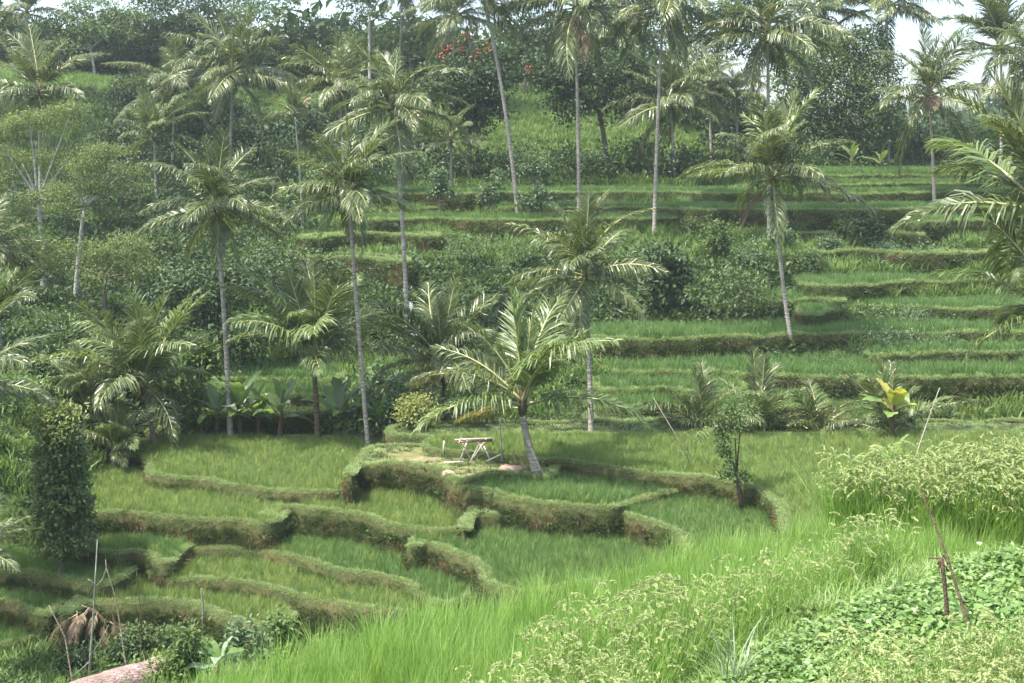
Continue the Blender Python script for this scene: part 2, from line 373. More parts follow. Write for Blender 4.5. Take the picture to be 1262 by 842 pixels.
def terrace(label, px, z, kind='rice_mid', step=.165, drop=2.3, fb=.10, ds=.35, world=False, bund=1.0, path=False, rice_label=None, rough=1.0, riceh=1.0, grassy=1.0):
    pts = np.array(px, float) if world else np.array([P(a, b, z)[:2] for a, b in px])
    o = smooth_closed(pts, ds)
    area = .5 * np.sum(o[:, 0] * np.roll(o[:, 1], -1) - np.roll(o[:, 0], -1) * o[:, 1])
    if area < 0: o = o[::-1].copy()
    tg = np.roll(o, -1, 0) - np.roll(o, 1, 0); nr = nrm(np.stack([tg[:, 1], -tg[:, 0]], 1))
    o = o + nr * (.07 * vnoise(o[:, 0] + z * 7, o[:, 1], 1.1) + .025 * vnoise(o[:, 1], o[:, 0] + z, .4))[:, None] * rough
    nr = nrm(np.roll(nr, 1, 0) + nr * 2 + np.roll(nr, -1, 0))
    zn = .05 * vnoise(o[:, 0], o[:, 1] + 11 * z, 1.1) * rough
    rows = []
    prof = [(SECT[0][0] * bund, -fb - .05)] + [(a * bund, b) for a, b in SECT[1:]]
    k = 5
    for i in range(1, k + 1):
        prof.append((.09 * bund + .16 * (i / k), -.08 - (drop - .08) * i / k))
    for j, (off, dz) in enumerate(prof):
        jit = (.05 * vnoise(o[:, 0] * 1.7 + j * 5, o[:, 1] + j * 3, .5) * rough) if j > 4 else 0
        q = o + nr * (off + jit)[:, None] if np.ndim(jit) else o + nr * off
        rows.append(np.column_stack([q, z + dz + zn + (0 if j < 5 else .05 * vnoise(o[:, 0], o[:, 1] + j, .4))]))
    n = len(o); V = np.concatenate(rows); Fc = []
    idx = np.arange(n); nx = (idx + 1) % n
    for j in range(len(rows) - 1):
        Fc.append(np.stack([j * n + idx, (j + 1) * n + idx, (j + 1) * n + nx, j * n + nx], 1))
    mb = MB(); mb.add(V, np.concatenate(Fc), 0)
    inner = o - nr * .3 * bund
    tri = tessellate_polygon([[Vector((a, b, 0)) for a, b in inner]])
    mb.add(np.column_stack([inner, np.full(n, z - fb)]), np.array([(t[0], t[1], t[2]) for t in tri]), 1, smooth=False)
    me = mb.mesh('terrace', [M['bank'], M['path'] if path else M['mud']])
    ob = obj('terrace', me); mark(ob, label, kind='structure')
    TER.append(dict(o=o, nr=nr, z=z, fz=z - fb, kind=kind, step=step, drop=drop, label=label, rows=rows, bund=bund, rl=rice_label, riceh=riceh, grassy=grassy,
                    bb=(o[:, 0].min(), o[:, 0].max(), o[:, 1].min(), o[:, 1].max())))
    return ob
def above(x, y, z, skip=None, marg=0.0):     # points lying under some higher terrace
    bad = np.zeros(len(x), bool)
    for T in TER:
        if T is skip: continue
        m = (T['fz'] > z + marg) & (x > T['bb'][0]) & (x < T['bb'][1]) & (y > T['bb'][2]) & (y < T['bb'][3])
        k = np.nonzero(m)[0]
        if len(k): bad[k] |= inside(T['o'], x[k], y[k])
    return bad
def edge_dist(o, x, y):
    d = np.full(len(x), 1e9)
    for i in range(0, len(x), 4000):
        s = slice(i, i + 4000)
        d[s] = np.sqrt(((x[s, None] - o[None, :, 0]) ** 2 + (y[s, None] - o[None, :, 1]) ** 2).min(1))
    return d

# --- the near bowl (outlines traced on their own level planes)
terrace('broad upper left paddy terrace with a curved grassy bund', [(146, 564), (160, 561), (172, 561), (181, 571), (182, 582), (204, 587), (249, 590), (282, 596), (326, 602), (367, 606), (413, 605), (436, 600), (475, 580), (462, 556), (446, 543), (400, 540), (320, 538), (200, 540), (165, 553)], -11.9, rice_label='pale green rice on the broad terrace in front of the banana plants')
terrace('wedge terrace below the tall scrubby bank', [(326, 636), (336, 626), (345, 622), (360, 622), (386, 628), (420, 631), (453, 636), (475, 645), (509, 651), (531, 654), (560, 653), (580, 648), (600, 625), (566, 600), (500, 590), (440, 590), (400, 598), (365, 600), (345, 610)], -12.3, rice_label='green rice on the wedge terrace under the scrubby bank')
terrace('left terrace beside the clipped dark column shrub', [(103, 632), (115, 632), (133, 630), (160, 631), (193, 635), (237, 639), (282, 640), (300, 641), (318, 645), (345, 640), (360, 615), (330, 600), (250, 590), (190, 585), (150, 576), (125, 570), (108, 590), (98, 615)], -12.4, rice_label='green rice on the left terrace beside the column shrub')
terrace('lower terrace with a lumpy grass tongue', [(60, 674), (98, 672), (112, 680), (127, 681), (149, 682), (164, 677), (180, 678), (192, 686), (198, 694), (212, 692), (226, 678), (262, 655), (318, 650), (300, 640), (200, 632), (110, 632), (70, 652)], -13.2, 'rice_mid_deep', rice_label='rice on the lower terrace behind the lumpy grass tongue')
terrace('long curved terrace under the brown bank', [(214, 685), (224, 678), (232, 675), (249, 675), (293, 676), (340, 681), (378, 691), (417, 702), (462, 710), (495, 715), (511, 722), (524, 731), (540, 742), (575, 735), (600, 705), (590, 680), (560, 665), (500, 655), (440, 650), (380, 645), (320, 640), (262, 650)], -13.3, 'rice_mid_deep', rice_label='dark green rice on the long curved terrace')
terrace('second curved terrace from the valley bottom', [(183, 704), (195, 708), (206, 713), (240, 712), (284, 716), (329, 723), (362, 731), (384, 739), (406, 742), (440, 750), (455, 753), (490, 755), (530, 754), (552, 745), (560, 735), (530, 715), (470, 700), (400, 690), (340, 672), (260, 668), (215, 675), (192, 690)], -13.7, rice_label='green rice on the second curved terrace from the bottom')
terrace('lowest crescent terrace with a thick grass rim', [(80, 757), (93, 749), (115, 742), (155, 742), (200, 741), (235, 744), (255, 750), (275, 758), (307, 765), (347, 766), (360, 758), (368, 745), (380, 739), (400, 742), (395, 725), (340, 712), (280, 700), (210, 700), (184, 697), (150, 700), (120, 715), (95, 735)], -14.1, bund=1.5, rice_label='short rice on the lowest crescent terrace')
terrace('small terrace at the left edge', [(-25, 703), (0, 704), (33, 705), (67, 712), (100, 718), (118, 721), (135, 720), (150, 712), (175, 690), (130, 678), (60, 670), (0, 668), (-25, 680)], -13.7, 'rice_mid_deep', rice_label='rice in the small terrace below the column shrub')
terrace('narrow terrace at the left edge below the small one', [(-25, 742), (5, 742), (22, 745), (44, 755), (62, 757), (73, 746), (86, 738), (100, 728), (110, 715), (60, 705), (0, 698), (-25, 715)], -14.3, 'rice_mid_deep', rice_label='rice in the narrow terrace at the left edge')
terrace('bottom left corner terrace', [(-25, 790), (30, 787), (60, 767), (72, 755), (40, 740), (-25, 740)], -15.0, 'rice_mid_deep', rice_label='rice in the bottom left corner terrace')
terrace('high bank terrace carrying the wooden rack and leaning palm', [(430, 584), (435, 578), (444, 573), (480, 571), (508, 573), (542, 580), (560, 589), (570, 591), (600, 584), (640, 584), (668, 588), (684, 584), (690, 572), (683, 562), (640, 554), (600, 550), (540, 549), (470, 547), (452, 551), (438, 566)], -11.15, None, path=True, fb=.05, rough=1.5)
terrace('wide terrace to the right of the leaning palm', [(525, 550), (545, 555), (600, 559), (640, 562), (668, 567), (682, 566), (698, 568), (726, 573), (760, 578), (793, 582), (822, 585), (860, 588), (890, 592), (915, 597), (940, 605), (956, 616), (964, 632), (970, 660), (1000, 690), (1100, 720), (1300, 720), (1430, 640), (1430, 532), (1262, 533), (1000, 535), (800, 535), (600, 536), (535, 539)], -10.95, rice_label='pale green rice on the wide terrace right of the leaning palm')
terrace('sunken terrace behind the long brown bank', [(571, 601), (590, 602), (604, 604), (627, 612), (660, 618), (693, 621), (733, 624), (753, 625), (775, 618), (805, 611), (845, 602), (850, 590), (822, 578), (760, 570), (690, 560), (640, 570), (600, 572), (571, 585)], -11.4, 'rice_mid_deep', drop=2.6, rough=1.4, rice_label='deep green rice in the sunken terrace below the leaning palm')
terrace('sunken terrace inside the curled bund', [(745, 629), (757, 627), (782, 635), (815, 646), (840, 660), (850, 675), (900, 690), (970, 680), (980, 640), (962, 612), (915, 590), (860, 583), (820, 595), (775, 612)], -11.65, 'rice_mid_deep', rough=1.4, rice_label='deep green rice inside the curled bund')
terrace('low terrace at the foot of the long brown bank', [(505, 673), (517, 672), (524, 668), (531, 671), (548, 677), (564, 683), (580, 688), (588, 692), (592, 702), (600, 717), (640, 730), (700, 720), (780, 705), (850, 690), (880, 660), (820, 650), (750, 640), (660, 628), (600, 620), (575, 640), (555, 648), (530, 650), (510, 660)], -12.5, 'rice_mid_deep', rice_label='deep green rice at the foot of the long brown bank')
terrace('grassy knob at the end of the long brown bank', [(572, 652), (577, 640), (588, 633), (603, 635), (618, 633), (632, 624), (610, 616), (582, 626)], -12.0, None, fb=.0)
# --- the near slope under the viewer
terrace('near field of fresh green rice', [(-6.2, 12), (-4.2, 16.7), (-1.6, 19.3), (.8, 21.1), (3.2, 23.0), (5.4, 24.4), (8.6, 25.2), (8.2, 23), (6.4, 21.6), (3.0, 19.5), (-.2, 16.2), (-2.5, 12)], -6.6, 'rice_near', .17, world=True, drop=1.2, rice_label='fresh bright green rice sloping across the foreground')
terrace('near field of ripening rice', [(-1.4, 12.2), (-.5, 14.5), (.18, 16.2), (1.1, 17.4), (2.1, 18.4), (3.1, 18.9), (4, 19.9), (5, 20.9), (6.1, 20.9), (5.3, 20.0), (3.7, 18.2), (1.75, 15.2), (1.1, 12.2)], -6.05, 'rice_part_ripe', .135, world=True, drop=1.0, rice_label='ripening rice with drooping pale heads in the lower middle')
terrace('near plot of low creepers', [(1.5, 12.6), (2.15, 15), (4.05, 17.8), (5.9, 19.5), (7.35, 20.4), (10.5, 20.8), (10.5, 16.4), (5.4, 15.2), (4.5, 14.6), (3.5, 13.8), (2.6, 12.4)], -5.7, 'creeper', .17, world=True, drop=.7, fb=.03, rice_label='low creeper crop with broad shiny leaves')
terrace('near field of ripe rice in the corner', [(2.5, 10.8), (2.9, 12.6), (3.5, 13.5), (4.5, 14.35), (5.4, 14.95), (10, 15.8), (10, 10.5)], -5.45, 'rice_ripe', .135, world=True, drop=.7, rice_label='ripe rice with heavy pale heads in the right corner')
terrace('near raised block of tall ripe rice', [(5.4, 24.4), (6.1, 24.0), (8, 23.5), (12, 22.8), (15, 22.8), (15, 27.4), (9.6, 26.4), (7.6, 25.7), (6.4, 25.2), (5.6, 24.9)], -6.45, 'rice_ripe', .115, world=True, drop=1.0, riceh=1.3, rice_label='tall block of ripe rice standing behind the leaning stick')

terrace('weedy strip behind the upper left paddy', [(-16.8, 62.0), (-15.2, 60.9), (-11, 61.0), (-6.6, 60.9), (-4.6, 60.2), (-4.2, 62.5), (-7, 64.4), (-12, 64.8), (-16, 64.2)], -12.02, None, world=True, rough=1.5, fb=.04)
terrace('weedy strip behind the wide right paddy', [(-4.6, 57.6), (2, 57.2), (10, 57.3), (20, 57.4), (28, 57.4), (28, 60.4), (16, 60.8), (4, 60.6), (-4, 60.4)], -11.05, None, world=True, rough=1.5, fb=.04)
# --- the far hillside: crest lines at the distance Y of their front edge
def far_terrace(label, crest, Yc, depth, drop=2.2, kind='rice_far', rl=None, step=.27, **kw):
    py = np.mean([c[1] for c in crest]); z = (HY - py) * Yc / F
    fr = []
    for a, b in crest:
        Y = -z * F / (b - HY); Y = Yc + np.clip(Y - Yc, -2.2, 2.2) ; fr.append(((a - CX) / F * Y, Y))
    bk = [(x * (1 + .02), Y + depth) for x, Y in fr[::-1]]
    terrace(label, fr + bk, z, kind, step, drop, world=True, ds=.5, rough=1.6, rice_label=rl, **kw)
far_terrace('terrace just beyond the wide right paddy', [(980, 545), (1100, 545), (1262, 543), (1420, 543)], 63.2, 6, rl='rice band along the foot of the tall clipped bank')
far_terrace('terrace on top of the tall clipped bank', [(755, 457), (850, 458), (950, 463), (1100, 465), (1262, 463), (1420, 463)], 69, 6.5, 2.8, 'rice_far_deep', rl='long dark rice band on top of the tall clipped bank')
far_terrace('weedy step terrace, highest of three low steps', [(745, 481), (830, 480), (910, 484)], 66.5, 3.5, 1.6, 'rice_far_deep', rl='rice on the highest of the three weedy steps')
far_terrace('weedy step terrace, middle of three low steps', [(740, 503), (840, 501), (930, 504), (1010, 500)], 64.2, 3, 1.6, rl='rice on the middle weedy step')
far_terrace('weedy step terrace, lowest of three low steps', [(735, 521), (840, 517), (930, 520)], 62.3, 2.5, 1.6, None)
far_terrace('terrace above the brown bank with the curved palm', [(735, 417), (840, 417), (980, 412), (1100, 411), (1262, 409), (1400, 409)], 75, 5.5, 2.4, 'rice_far_deep', rl='rice band above the brown bank at the curved palm')
far_terrace('narrow weedy ledge right of the curved palm foot', [(1085, 438), (1160, 435), (1262, 434), (1400, 434)], 72.2, 2.6, 1.6, 'rice_far_deep', rl='dark rice on the narrow weedy ledge')
far_terrace('small bright terrace left of the bright right terrace', [(950, 372), (990, 369), (1035, 371)], 81, 3, 1.8, 'rice_far_deep', rl='rice patch left of the bright right terrace')
far_terrace('grassy ledge above the white flecked bushes', [(1000, 312), (1060, 309), (1140, 313), (1240, 309)], 90.5, 2.6, 2.0, None)
far_terrace('ledge at the right edge below the upper right tier', [(1130, 275), (1200, 272), (1330, 270)], 96, 3, 2.0, rl='rice on the ledge below the upper right tier')
far_terrace('upper right terrace just under the topmost', [(1000, 231), (1060, 229), (1130, 225), (1330, 223)], 108, 3.2, 1.6, 'rice_far_deep', rl='rice on the terrace just under the topmost right terrace')
far_terrace('low ledge beyond the wide right paddy', [(935, 515), (1000, 511), (1060, 514), (1110, 510)], 65, 3, 1.6, rl='rice on the low ledge left of the tall clipped bank')
far_terrace('short terrace with a grassy rim', [(1000, 397), (1040, 379), (1100, 376), (1160, 380), (1262, 381), (1400, 381)], 79.5, 5, 2, rl='bright rice on the short terrace under the mid right bund')
far_terrace('bright terrace below the white flowered bushes', [(1003, 354), (1060, 351), (1110, 348), (1200, 346), (1350, 344)], 84.5, 6.5, 2, rl='bright rice below the white flowered bushes')
far_terrace('narrow bumpy terrace under the upper right fields', [(885, 288), (940, 284), (1000, 287), (1060, 285), (1130, 292)], 95, 3, 2.2, None)
far_terrace('upper right terrace, lowest of the tier', [(850, 263), (900, 258), (1000, 261), (1060, 259), (1200, 252), (1330, 252)], 99, 5, 2.4, rl='rice on the lowest terrace of the upper right tier')
far_terrace('upper right terrace, middle of the tier', [(880, 241), (1010, 242), (1070, 240), (1200, 233), (1330, 233)], 105, 5.5, 2.4, rl='rice on the middle terrace of the upper right tier')
far_terrace('upper right terrace, topmost of the tier', [(1005, 223), (1050, 219), (1120, 215), (1260, 212), (1400, 212)], 111, 18, 2.4, rl='rice on the topmost right terrace below the skyline palms', riceh=1.3)
far_terrace('middle hillside terrace, lowest of three', [(470, 272), (540, 269), (600, 273), (700, 271), (860, 264)], 98, 4, 2.0, rl='rice on the lowest middle hillside terrace')
far_terrace('middle hillside terrace, second of three', [(490, 257), (580, 254), (700, 258), (760, 256), (850, 259)], 102, 4.5, 2.0, 'rice_far_deep', rl='rice on the second middle hillside terrace')
far_terrace('middle hillside terrace, shaded top one', [(470, 240), (600, 239), (740, 234), (880, 237)], 106.5, 7.5, 2.0, 'rice_far_deep', rl='dark rice on the shaded top middle terrace')
far_terrace('grassy shelf above the vine cliff, upper', [(380, 293), (450, 289), (530, 291)], 92, 3, 1.8, None)
far_terrace('grassy shelf above the vine cliff, lower', [(375, 318), (440, 317), (495, 323)], 86.5, 3, 1.8, None)
far_terrace('small terrace behind the banana plants, upper', [(225, 472), (300, 466), (405, 469)], 68, 4, 2, rl='rice on the upper small terrace behind the banana plants')
far_terrace('small terrace behind the banana plants, middle', [(235, 492), (300, 489), (400, 486)], 65.3, 3, 2, rl='rice on the middle small terrace behind the banana plants')
far_terrace('small terrace behind the banana plants, lower', [(240, 507), (320, 509), (400, 508)], 63.4, 2.4, 1.6, None)

# ------------------------------------------------------------------ base ground
def ground():
    xs = np.concatenate([[-1500, -700, -350, -220], np.arange(-160, -60, 4), np.arange(-60, -26, 1.6), np.arange(-26, 26, .8), np.arange(26, 60, 1.6), np.arange(60, 161, 4), [220, 350, 700, 1500]])
    ys = np.concatenate([[-1200, -500, -200, -80, -40, -20, -10, -4], np.arange(0, 70, .8), np.arange(70, 130, 1.2), np.arange(130, 340, 3.5), [380, 460, 600, 900, 1500, 3000]])
    X, Y = np.meshgrid(xs, ys); Z = ground_z(X, Y)
    n = len(xs); m = len(ys); i, j = np.meshgrid(np.arange(n - 1), np.arange(m - 1))
    a = (j * n + i).ravel()
    mb = MB(); mb.add(np.stack([X, Y, Z], -1).reshape(-1, 3), np.stack([a, a + 1, a + n + 1, a + n], 1))
    o = obj('ground', mb.mesh('ground', [M['ground']])); mark(o, 'hillside ground under the terraces and the ravine', kind='structure')
ground()

# ------------------------------------------------------------------ crops
for T in TER:
    if not T['kind']: continue
    x0, x1, y0, y1 = T['bb']; st = T['step']
    a = .35 + .1 * math.sin(T['z'] * 9); cx0, cy0 = (x0 + x1) / 2, (y0 + y1) / 2
    dg = math.hypot(x1 - x0, y1 - y0) / 2 + 1; gx, gy = np.meshgrid(np.arange(-dg, dg, st * .9), np.arange(-dg, dg, st * 1.12)); gx = gx.ravel(); gy = gy.ravel(); gy = gy + .25 * np.sin(gx * .5)
    x = cx0 + gx * math.cos(a) - gy * math.sin(a); y = cy0 + gx * math.sin(a) + gy * math.cos(a); jt = .09 if st > .15 and st < .3 else .22
    x, y = x + rs.normal(0, st * jt, len(x)), y + rs.normal(0, st * jt, len(y)); k = (rs.rand(len(x)) > .03) & (x > x0) & (x < x1) & (y > y0) & (y < y1); x, y = x[k], y[k]
    k = (np.abs(x) < .38 * y + 3) & inside(T['o'], x, y); x, y = x[k], y[k]
    k = ~above(x, y, np.full(len(x), T['fz']), T); x, y = x[k], y[k]
    m = {'creeper': .12}.get(T['kind'], .2 if T['kind'] != 'rice_ripe' else .06) * T['bund']
    k = edge_dist(T['o'], x, y) > m; x, y = x[k], y[k]
    s = T['riceh'] * (1 + .14 * vnoise(x, y, 1.6))
    nmk = {'creeper': 'creeper_crop'}.get(T['kind'], 'rice_crop')
    keys = {'rice_part_ripe': ['rice_part_ripe', 'rice_near', 'rice_ripe'], 'rice_ripe': ['rice_part_ripe', 'rice_near', 'rice_ripe']}.get(T['kind'], T['kind'])
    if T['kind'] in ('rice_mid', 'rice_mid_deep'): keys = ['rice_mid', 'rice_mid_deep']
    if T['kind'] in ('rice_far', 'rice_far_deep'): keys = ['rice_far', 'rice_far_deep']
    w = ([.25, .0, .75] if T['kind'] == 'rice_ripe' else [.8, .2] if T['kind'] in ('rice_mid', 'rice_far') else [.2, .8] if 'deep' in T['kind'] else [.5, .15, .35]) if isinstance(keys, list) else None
    scatter(nmk, T['rl'] or T['label'], np.column_stack([x, y, np.full(len(x), T['fz'] - .01)]), keys, scl=s, weights=w)

for T in TER:                          # turf on the terraces without a crop
    if T['kind']: continue
    x0, x1, y0, y1 = T['bb']; ar = (x1 - x0) * (y1 - y0); far = y0 > 60; n = int(ar * (9 if far else 45))
    x = rs.uniform(x0, x1, n); y = rs.uniform(y0, y1, n); k = inside(T['o'], x, y) & (vnoise(x, y, 1.4) > (-.9 if far else -.55)); x, y = x[k], y[k]
    k = ~above(x, y, np.full(len(x), T['fz']), T); x, y = x[k], y[k]
    scatter('turf', 'turf on the ' + T['label'], np.column_stack([x, y, np.full(len(x), T['fz'] - .02)]), ['grass_short', 'grass_wall'], scl=2.0 if far else 1.1, weights=[.8, .2])
# ------------------------------------------------------------------ grass on bunds and banks
gp, gr, gs, wp, wr, ws = [], [], [], [], [], []
for T in TER:
    o, nr = T['o'], T['nr']; n = len(o); seg = np.linalg.norm(np.roll(o, -1, 0) - o, axis=1)
    vis = (np.abs(o[:, 0]) < .38 * o[:, 1] + 2)
    far = o[:, 1].mean() > 62; near = o[:, 1].mean() < 30
    pr = seg * vis; tot = pr.sum()
    if tot <= 0: continue
    pr = pr / tot
    dens = 40 if far else 80
    nc = int(tot * dens * T['grassy']); k = rs.choice(n, nc, p=pr); t = rs.uniform(0, 1, nc)[:, None]
    q = o[k] * (1 - t) + o[(k + 1) % n] * t; off = rs.uniform(-.21, .07, nc) * T['bund']
    q = q + nr[k] * off[:, None]; z = T['z'] + .05 * vnoise(q[:, 0], q[:, 1] + 11 * T['z'], 1.1) - np.clip(off, 0, 1) * .8
    gp.append(np.column_stack([q, z])); gs.append(np.full(nc, 1.5 if far else .8))
    rz = np.arctan2(nr[k][:, 1], nr[k][:, 0])
    gr.append(np.column_stack([rs.normal(0, .3, nc), rs.normal(0, .3, nc), rs.uniform(0, 6.28, nc)]))
    face = (nr[:, 1] < .35)
    pw = seg * vis * face; tw = pw.sum()
    if tw <= 0: continue
    nw = int(tw * T['drop'] * (34 if far else 80)); k = rs.choice(n, nw, p=pw / tw); t = rs.uniform(0, 1, nw)
    v = rs.uniform(.1, 1, nw); R = np.stack(T['rows'][4:], 0); j = np.minimum((v * (len(R) - 1)).astype(int), len(R) - 2); f = (v * (len(R) - 1) - j)[:, None]
    k2 = (k + 1) % n; t = t[:, None]
    A = R[j, k] * (1 - t) + R[j, k2] * t; B = R[j + 1, k] * (1 - t) + R[j + 1, k2] * t
    wp.append(A * (1 - f) + B * f); ws.append(np.full(nw, 1.7 if far else .95))
    tilt = rs.normal(1.75, .35, nw); az = np.arctan2(nr[k][:, 1], nr[k][:, 0])
    # lean outwards: rotate about the horizontal tangent (Z turn, then tilt about local Y)
    wr.append(np.column_stack([rs.normal(0, .3, nw), tilt, az]))
gp, gr, gs, wp, wr, ws = (np.concatenate(q) for q in (gp, gr, gs, wp, wr, ws))
k = ~above(gp[:, 0], gp[:, 1], gp[:, 2], marg=.05); gp, gr, gs = gp[k], gr[k], gs[k]
k = ~above(wp[:, 0], wp[:, 1], wp[:, 2], marg=-.02); k &= wp[:, 2] > ground_z(wp[:, 0], wp[:, 1]) - .05
patch = vnoise(wp[:, 0] * 1.3, wp[:, 1] + wp[:, 2] * 2, .8) + .5 * vnoise(wp[:, 0], wp[:, 2] * 3, .3)
k &= patch < 1.15
wp, wr, ws, patch = wp[k], wr[k], ws[k], patch[k]
far_ = wp[:, 1] > 60
kk = (rs.rand(len(wp)) < np.where(far_, .1, .014)) & (vnoise(wp[:, 0], wp[:, 1], 2.3) > -.25)
scatter('bank_weeds', 'leafy weeds sprouting on the far terrace banks', wp[kk & far_], ['under_grey', 'under_mid', 'under_light', 'under_dark'], scl=.62, weights=[.3, .3, .15, .25])
scatter('bank_weeds', 'small leafy weeds sprouting on the near terrace banks', wp[kk & ~far_], ['weed_leaf'], scl=.9)
scatter('bund_grass', 'short bright grass along the tops of the terrace bunds', gp, 'grass_short', gr, gs)
dry = (patch + rs.normal(0, .35, len(patch))) > .62
scatter('bank_grass', 'rough green grass hanging on the terrace banks', wp[~dry], 'grass_wall', wr[~dry], ws[~dry])
scatter('dry_bank_grass', 'dry straw coloured grass patches on the terrace banks', wp[dry], 'grass_straw', wr[dry], ws[dry])

# ------------------------------------------------------------------ cover on the open ground
def open_pts(n, y0, y1, half=.38, pad=3, pw=1.0):
    u = rs.uniform(0, 1, n); Y = y0 * (y1 / y0) ** u
    x = rs.uniform(-1, 1, n) * (half * Y + pad)
    z = ground_z(x, Y); k = ~above(x, Y, z - .3)
    return x[k], Y[k], z[k]
n_ = 5200; Y = rs.uniform(24, 62, n_); x = rs.uniform(-.38 * Y - 2, -.12 * Y); z = ground_z(x, Y); k = ~above(x, Y, z - .2); x, Y, z = x[k], Y[k], z[k]
scatter('valley_growth', 'rank grass and leafy weeds on the slope at the lower left', np.column_stack([x, Y, z]), ['grass_hill', 'under_light', 'under_mid', 'weed_near'], scl=.75, weights=[.35, .25, .25, .15])
x, Y, z = open_pts(2600, 9, 62)           # grassy verges of the near slope and the bowl floor
nb = Y < 30
scatter('verge_grass', 'loose grass and weeds on the near verges', np.column_stack([x, Y, z])[nb], ['weed_near', 'weed_leaf'], scl=1.0, weights=[.75, .25])
px_ = (x[~nb], Y[~nb], z[~nb]); scatter('valley_grass', 'grass on the floor and left side of the bowl', np.column_stack(px_), ['grass_hill', 'under_light'], scl=.8, weights=[.7, .3])
def verge(poly, n, zf):
    poly = np.array(poly); x = rs.uniform(poly[:, 0].min(), poly[:, 0].max(), n); y = rs.uniform(poly[:, 1].min(), poly[:, 1].max(), n)
    k = inside(poly, x, y); x, y = x[k], y[k]; g = ground_z(x, y)
    for T in TER:
        kk = inside(T['o'], x, y); g[kk] = np.maximum(g[kk], T['fz'])
    return np.column_stack([x, y, g])
vp = verge([(4.8, 20.0), (7.4, 20.4), (12, 20.8), (12, 23.2), (8, 23.6), (5.6, 24.6), (4.6, 23.2), (4.4, 21)], 5200, -6.5)
scatter('grass_strip', 'pale weedy grass strip between the creeper plot and the tall rice', vp, ['weed_near', 'weed_leaf', 'grass_short'], scl=.62, weights=[.34, .12, .54])
xs_ = rs.uniform(0, 1, 420); ln = np.array([(1.2, 12.6), (1.8, 15.1), (3.6, 17.9), (5.7, 19.9), (8, 20.8)])
ii = rs.randint(0, 4, 420); vp = ln[ii] * (1 - xs_[:, None]) + ln[ii + 1] * xs_[:, None] + rs.normal(0, .16, (420, 2))
scatter('weedy_margin', 'weeds along the edge of the creeper plot', np.column_stack([vp, np.full(420, -5.98)]), ['weed_near', 'weed_leaf'], weights=[.8, .2], scl=1.1)
# hillside undergrowth: patches of different plants
x, Y, z = open_pts(19000, 60, 118)
cliff = (x > -14) & (x < 17 + (Y - 80) * .2) & (Y > 74) & (Y < 90)
nv = vnoise(x, Y, 5.5) + rs.normal(0, .3, len(x))
pp = np.column_stack([x, Y, z])
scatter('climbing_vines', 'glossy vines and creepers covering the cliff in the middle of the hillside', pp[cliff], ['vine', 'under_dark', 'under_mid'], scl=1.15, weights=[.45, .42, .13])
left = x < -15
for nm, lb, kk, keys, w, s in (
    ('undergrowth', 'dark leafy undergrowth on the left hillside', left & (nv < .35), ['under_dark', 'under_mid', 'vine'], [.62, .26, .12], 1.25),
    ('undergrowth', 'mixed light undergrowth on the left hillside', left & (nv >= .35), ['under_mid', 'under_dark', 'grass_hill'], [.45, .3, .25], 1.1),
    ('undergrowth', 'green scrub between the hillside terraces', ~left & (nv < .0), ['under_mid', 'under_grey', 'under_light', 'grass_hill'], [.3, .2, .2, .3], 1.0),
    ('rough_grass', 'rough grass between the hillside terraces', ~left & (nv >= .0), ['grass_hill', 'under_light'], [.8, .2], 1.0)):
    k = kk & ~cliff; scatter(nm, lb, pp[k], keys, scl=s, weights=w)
x, Y, z = open_pts(21000, 114, 178, half=.37)
bare = ((x + 39.5) / 2.0) ** 2 + ((z - 7.2) / .9) ** 2 < 1
right = (x > 18) & (z < 2)
dk = ((x < -25) & (z < 7.5 + .35 * vnoise(x, Y, 6))) | ((Y < 126) & (rs.rand(len(x)) < .6))  # where the slope gets the grass coloured dark for shade
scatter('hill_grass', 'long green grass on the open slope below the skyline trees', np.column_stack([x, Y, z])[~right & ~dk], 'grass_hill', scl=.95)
scatter('hill_grass', 'grass with painted shade on the left slope below the skyline trees', np.column_stack([x, Y, z])[~right & dk], ['grass_hill_dark', 'grass_hill', 'under_dark'], scl=1.0, weights=[.78, .17, .05])
scatter('undergrowth', 'dark undergrowth under the trees behind the top right terrace', np.column_stack([x, Y, z])[right & (Y > 128)], ['under_dark', 'under_mid'], scl=1.8)
# far-off wood
u = rs.uniform(0, 1, 1300); Y = 164 + 150 * u ** 2; x = rs.uniform(-1, 1, 1300) * (.4 * Y); z = ground_z(x, Y)
scatter('distant_wood', 'distant wood closing the view behind the hill', np.column_stack([x, Y, z + .5]), 'far_crown', scl=np.where(Y < 200, 1.15, 1.25) * np.exp(rs.normal(0, .35, 1300)))
